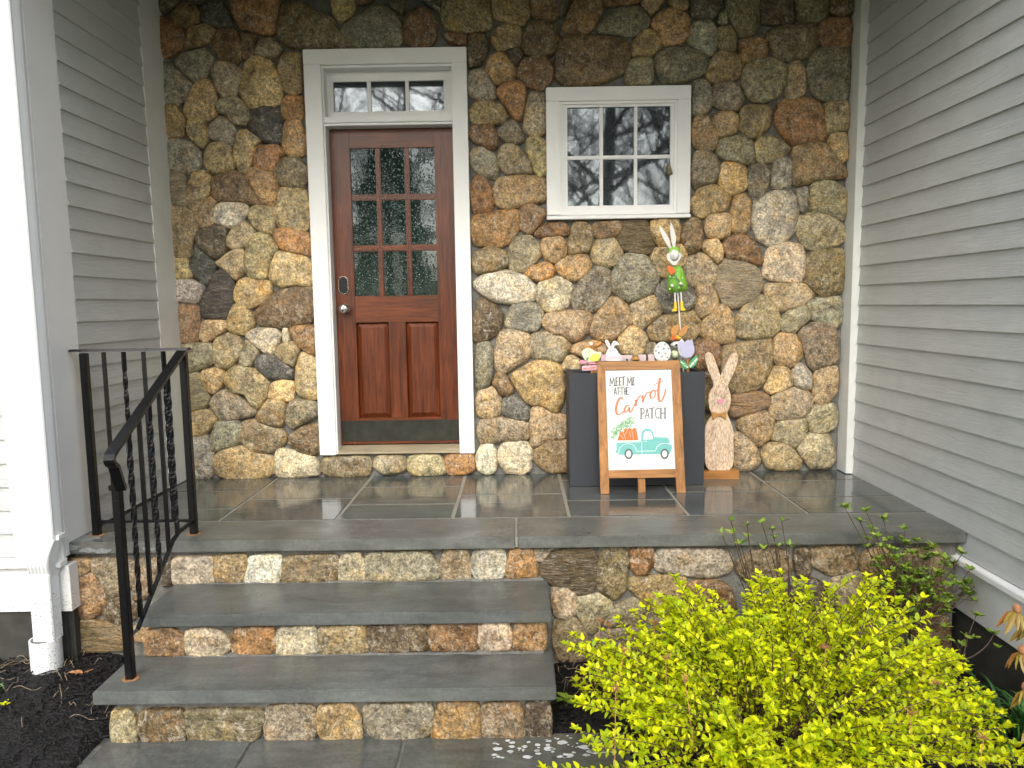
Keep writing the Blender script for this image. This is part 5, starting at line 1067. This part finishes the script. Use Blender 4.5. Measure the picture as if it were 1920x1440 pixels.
tips = [PY(*ZN(a, b), U(-1.85, -1.75)) for a, b in ((1040, 680), (880, 740), (890, 900), (830, 810), (970, 830), (1000, 970), (1130, 770), (960, 900))]
b_ = PY(*ZN(900, 1080), -1.8); azalea('low young azalea with few leaf rosettes by the dark foundation', (b_.x, -1.8, -.64), tips, 60, (5, 8), 1)

# faded rhododendron at the right edge
c0 = PY(1935, 1420, -2.25); rh = thing('rhododendron', 'rhododendron with drooping yellow and brown leaves at the right edge', 'shrub', (c0.x, -2.25, -.65))
st = MB(); lv = []; 
for a, b in ((1908, 1142), (1918, 1220), (1932, 1170), (1925, 1290), (1940, 1350)):
    q = PY(a, b, -2.25 + U(-.05, .05)); st.tube(bez(Vector((c0.x, -2.25, -.65)), Vector((c0.x + .03, -2.25, q.z - .15)), q, 7), .005, 5)
    for k_ in range(11):
        t = k_ * 2.4; d = Vector((math.cos(t) * .42, math.sin(t) * .42, -1 + U(0, .5))).normalized(); lv.append((q, basis(d, Vector((0, 1, 0)), roll=U(-1, 1)), U(.7, 1.15)))
    bm_ = MB(); bm_ = dome([q + Vector((.012 * math.cos(t * .785), 0, .018 * math.sin(t * .785))) for t in range(8)], .012, .012, 0, rings=(1, .8, .4)); obj('bud', bm_, M['oakleaf'], rh, smooth=True)
obj('stems', st, M['twig'], rh); leafy(rh, M['rhodo'], lv, 60, leaf_geo(.095, .011, .7))
# daylily blades
c0 = PY(1890, 1425, -2.12); dl = thing('daylily', 'clump of arching green strap leaves in the bottom right corner', 'plant', (c0.x, -2.12, -.65))
for i in range(46):
    a = R() * 6.2832; l = U(.16, .34); b0 = Vector((c0.x + U(-.10, .14), -2.12 + U(-.08, .1), -.65)); d = Vector((math.cos(a), math.sin(a), 0))
    pts = bez(b0, b0 + Vector((0, 0, l * .85)) + d * l * .2, b0 + d * l * .75 + Vector((0, 0, l * U(.3, .75))), 7); mb = MB(); s_ = Vector((-d.y, d.x, 0))
    for k_, p in enumerate(pts):
        w2 = .0085 * (1 - (k_ / 6) ** 2.2) + .0004; mb.v += [p - s_ * w2 + Vector((0, 0, .003)), p, p + s_ * w2 + Vector((0, 0, .003))]
    mb.f = [(k_ * 3 + j, k_ * 3 + j + 1, k_ * 3 + j + 4, k_ * 3 + j + 3) for k_ in range(6) for j in range(2)]
    obj('leaf', mb, M['blade'], dl, smooth=True)
# small seedlings
def seedling(label, base, n, size, mat, tilt=.6, grp=None):
    t_ = thing('seedling', label, 'plant', base, grp); v, f = leaf_geo(size, size * .30)
    st = MB().tube([base, Vector(base) + Vector((0, 0, size * .8))], .002, 4); obj('stem', st, M['blade'], t_)
    for i in range(n):
        a = i * 2.4 + .5; d = Vector((math.cos(a), math.sin(a), tilt)).normalized(); m_ = basis(d); p0 = Vector(base) + Vector((0, 0, size * (.5 + .4 * i / n))); obj('leaf', MB().add([p0 + m_ @ q for q in v], f), mat, t_)
q = PZ(-6, 1300, -.58); seedling('green seedling at the left edge of the mulch bed', (q.x, q.y, -.60), 6, .045, M['blade'])
q = PZ(8, 1322, -.58); seedling('small pale budding sprout beside the left edge', (q.x, q.y, -.60), 4, .028, M['spirea'])
q = PZ(1052, 1330, -.62); seedling('low green weed beside the right end of the bottom step', (q.x + .02, q.y + .05, -.64), 7, .05, M['azalea'], .25)

# ------------------------------------------------------------------ the garden behind the camera, seen in the panes
def tree(x, y, h, r0, label, seed, lean=0):
    random.seed(seed); t_ = thing('bare_tree', label, 'tree', (x, y, -.7), 'bare trees across the garden'); tr_ = MB(); cr_ = MB()
    n = 9; pts = [Vector((x + lean * (i / n) ** 1.3 * h * .12 + .18 * noise.noise(Vector((i * .5, seed, 0))), y, -.7 + h * .9 * i / n)) for i in range(n + 1)]
    tr_.tube(pts, [r0 * (1.25 if i == 0 else 1 - .9 * i / n) for i in range(n + 1)], 10)
    def br(p, d, l, r, dep):
        k = 4; q = [p]; 
        for i in range(k):
            d = (d + Vector((U(-.28, .28), U(-.28, .28), U(-.10, .22)))).normalized(); q.append(q[-1] + d * l / k)
        cr_.tube(q, [r * (1 - .65 * i / k) for i in range(k + 1)], 5 if dep < 2 else 3, cap=False)
        if dep < 4:
            for i in range(5 if dep < 2 else 4):
                s = q[random.randint(1, k)]; nd = (d * .7 + Vector((U(-1, 1), U(-1, 1), U(-.3, .8)))).normalized(); br(s, nd, l * U(.42, .66), r * .48, dep + 1)
    for i in range(15):
        f = U(.22, .95); j = min(n - 1, int(f * n)); a = R() * 6.28; br(pts[j].lerp(pts[j + 1], f * n - j), Vector((math.cos(a), math.sin(a), U(.15, .9))).normalized(), h * U(.18, .34) * (1.15 - f * .5), r0 * .36 * (1.1 - f * .6), 0)
    obj('trunk', tr_, M['bark'], t_, smooth=True); obj('crown', cr_, M['bark'], t_)
for i, a in enumerate(((2.15, -15.0, 15, .27, 'thick trunked bare tree mirrored in the middle window panes', 11, .5), (-3.4, -19, 15, .2, 'slender bare tree mirrored in the middle transom pane', 23, .1), (5.2, -18, 14, .2, 'bare tree mirrored at the right of the square window', 12, -.6), (-1.1, -17, 15, .22, 'bare tree mirrored between transom panes', 14, .2),
                       (-5.2, -16, 14, .18, 'bare branched tree mirrored in the left transom pane', 15, .3), (.5, -24, 16, .2, 'distant bare tree mirrored at the left of the window', 16, 0), (8.5, -22, 15, .22, 'far bare tree right of the others', 18, 0))): tree(*a)
def conifer(x, y, h, rad, label, seed):
    random.seed(seed); t_ = thing('conifer', label, 'tree', (x, y, -.7), 'evergreens across the garden'); mb = MB(); tr_ = MB().tube([(x, y, -.7), (x, y, h * .9)], [.14, .03], 8)
    for i in range(9000):
        f = R() ** .8; z = -.6 + h * f; rr = rad * (1 - f) ** .6 * (.75 + .35 * noise.noise(Vector((f * 14, seed, R()))) ) * (R() ** .35); a = R() * 6.28; c = Vector((x + rr * math.cos(a), y + rr * math.sin(a), z)); d = Vector((math.cos(a), math.sin(a), U(-.6, .2))).normalized() * U(.10, .22); s_ = Vector((U(-1, 1), U(-1, 1), U(-1, 1))).normalized() * U(.02, .05)
        mb.add([c - s_, c + d, c + s_], [(0, 1, 2)])
    obj('trunk', tr_, M['bark'], t_); obj('crown', mb, M['needle'], t_)
for a in ((-2.9, -12.5, 5.5, 1.9, 'dark evergreen mirrored in the door panes', 31), (-5.4, -13.5, 6.8, 2.2, 'taller dark evergreen mirrored at the left of the door', 32), (-.9, -14.5, 4.6, 2.0, 'low evergreen mirrored between door and window', 33), (4.9, -14, 3.9, 1.9, 'rounded evergreen mirrored low in the square window', 34), (1.8, -19, 3.6, 2.4, 'broad evergreen behind the thick bare tree', 35)): conifer(*a)
# flat print and tiny painted strokes stay joined
for o in list(sc.objects):
    if o.name.split('.')[0] in ('lettering', 'mineral_bloom', 'print_lines', 'painted_face', 'painted_grass', 'printed_leaves', 'whiskers', 'gingham_lines', 'coat_seam'): o['kind'] = 'stuff'
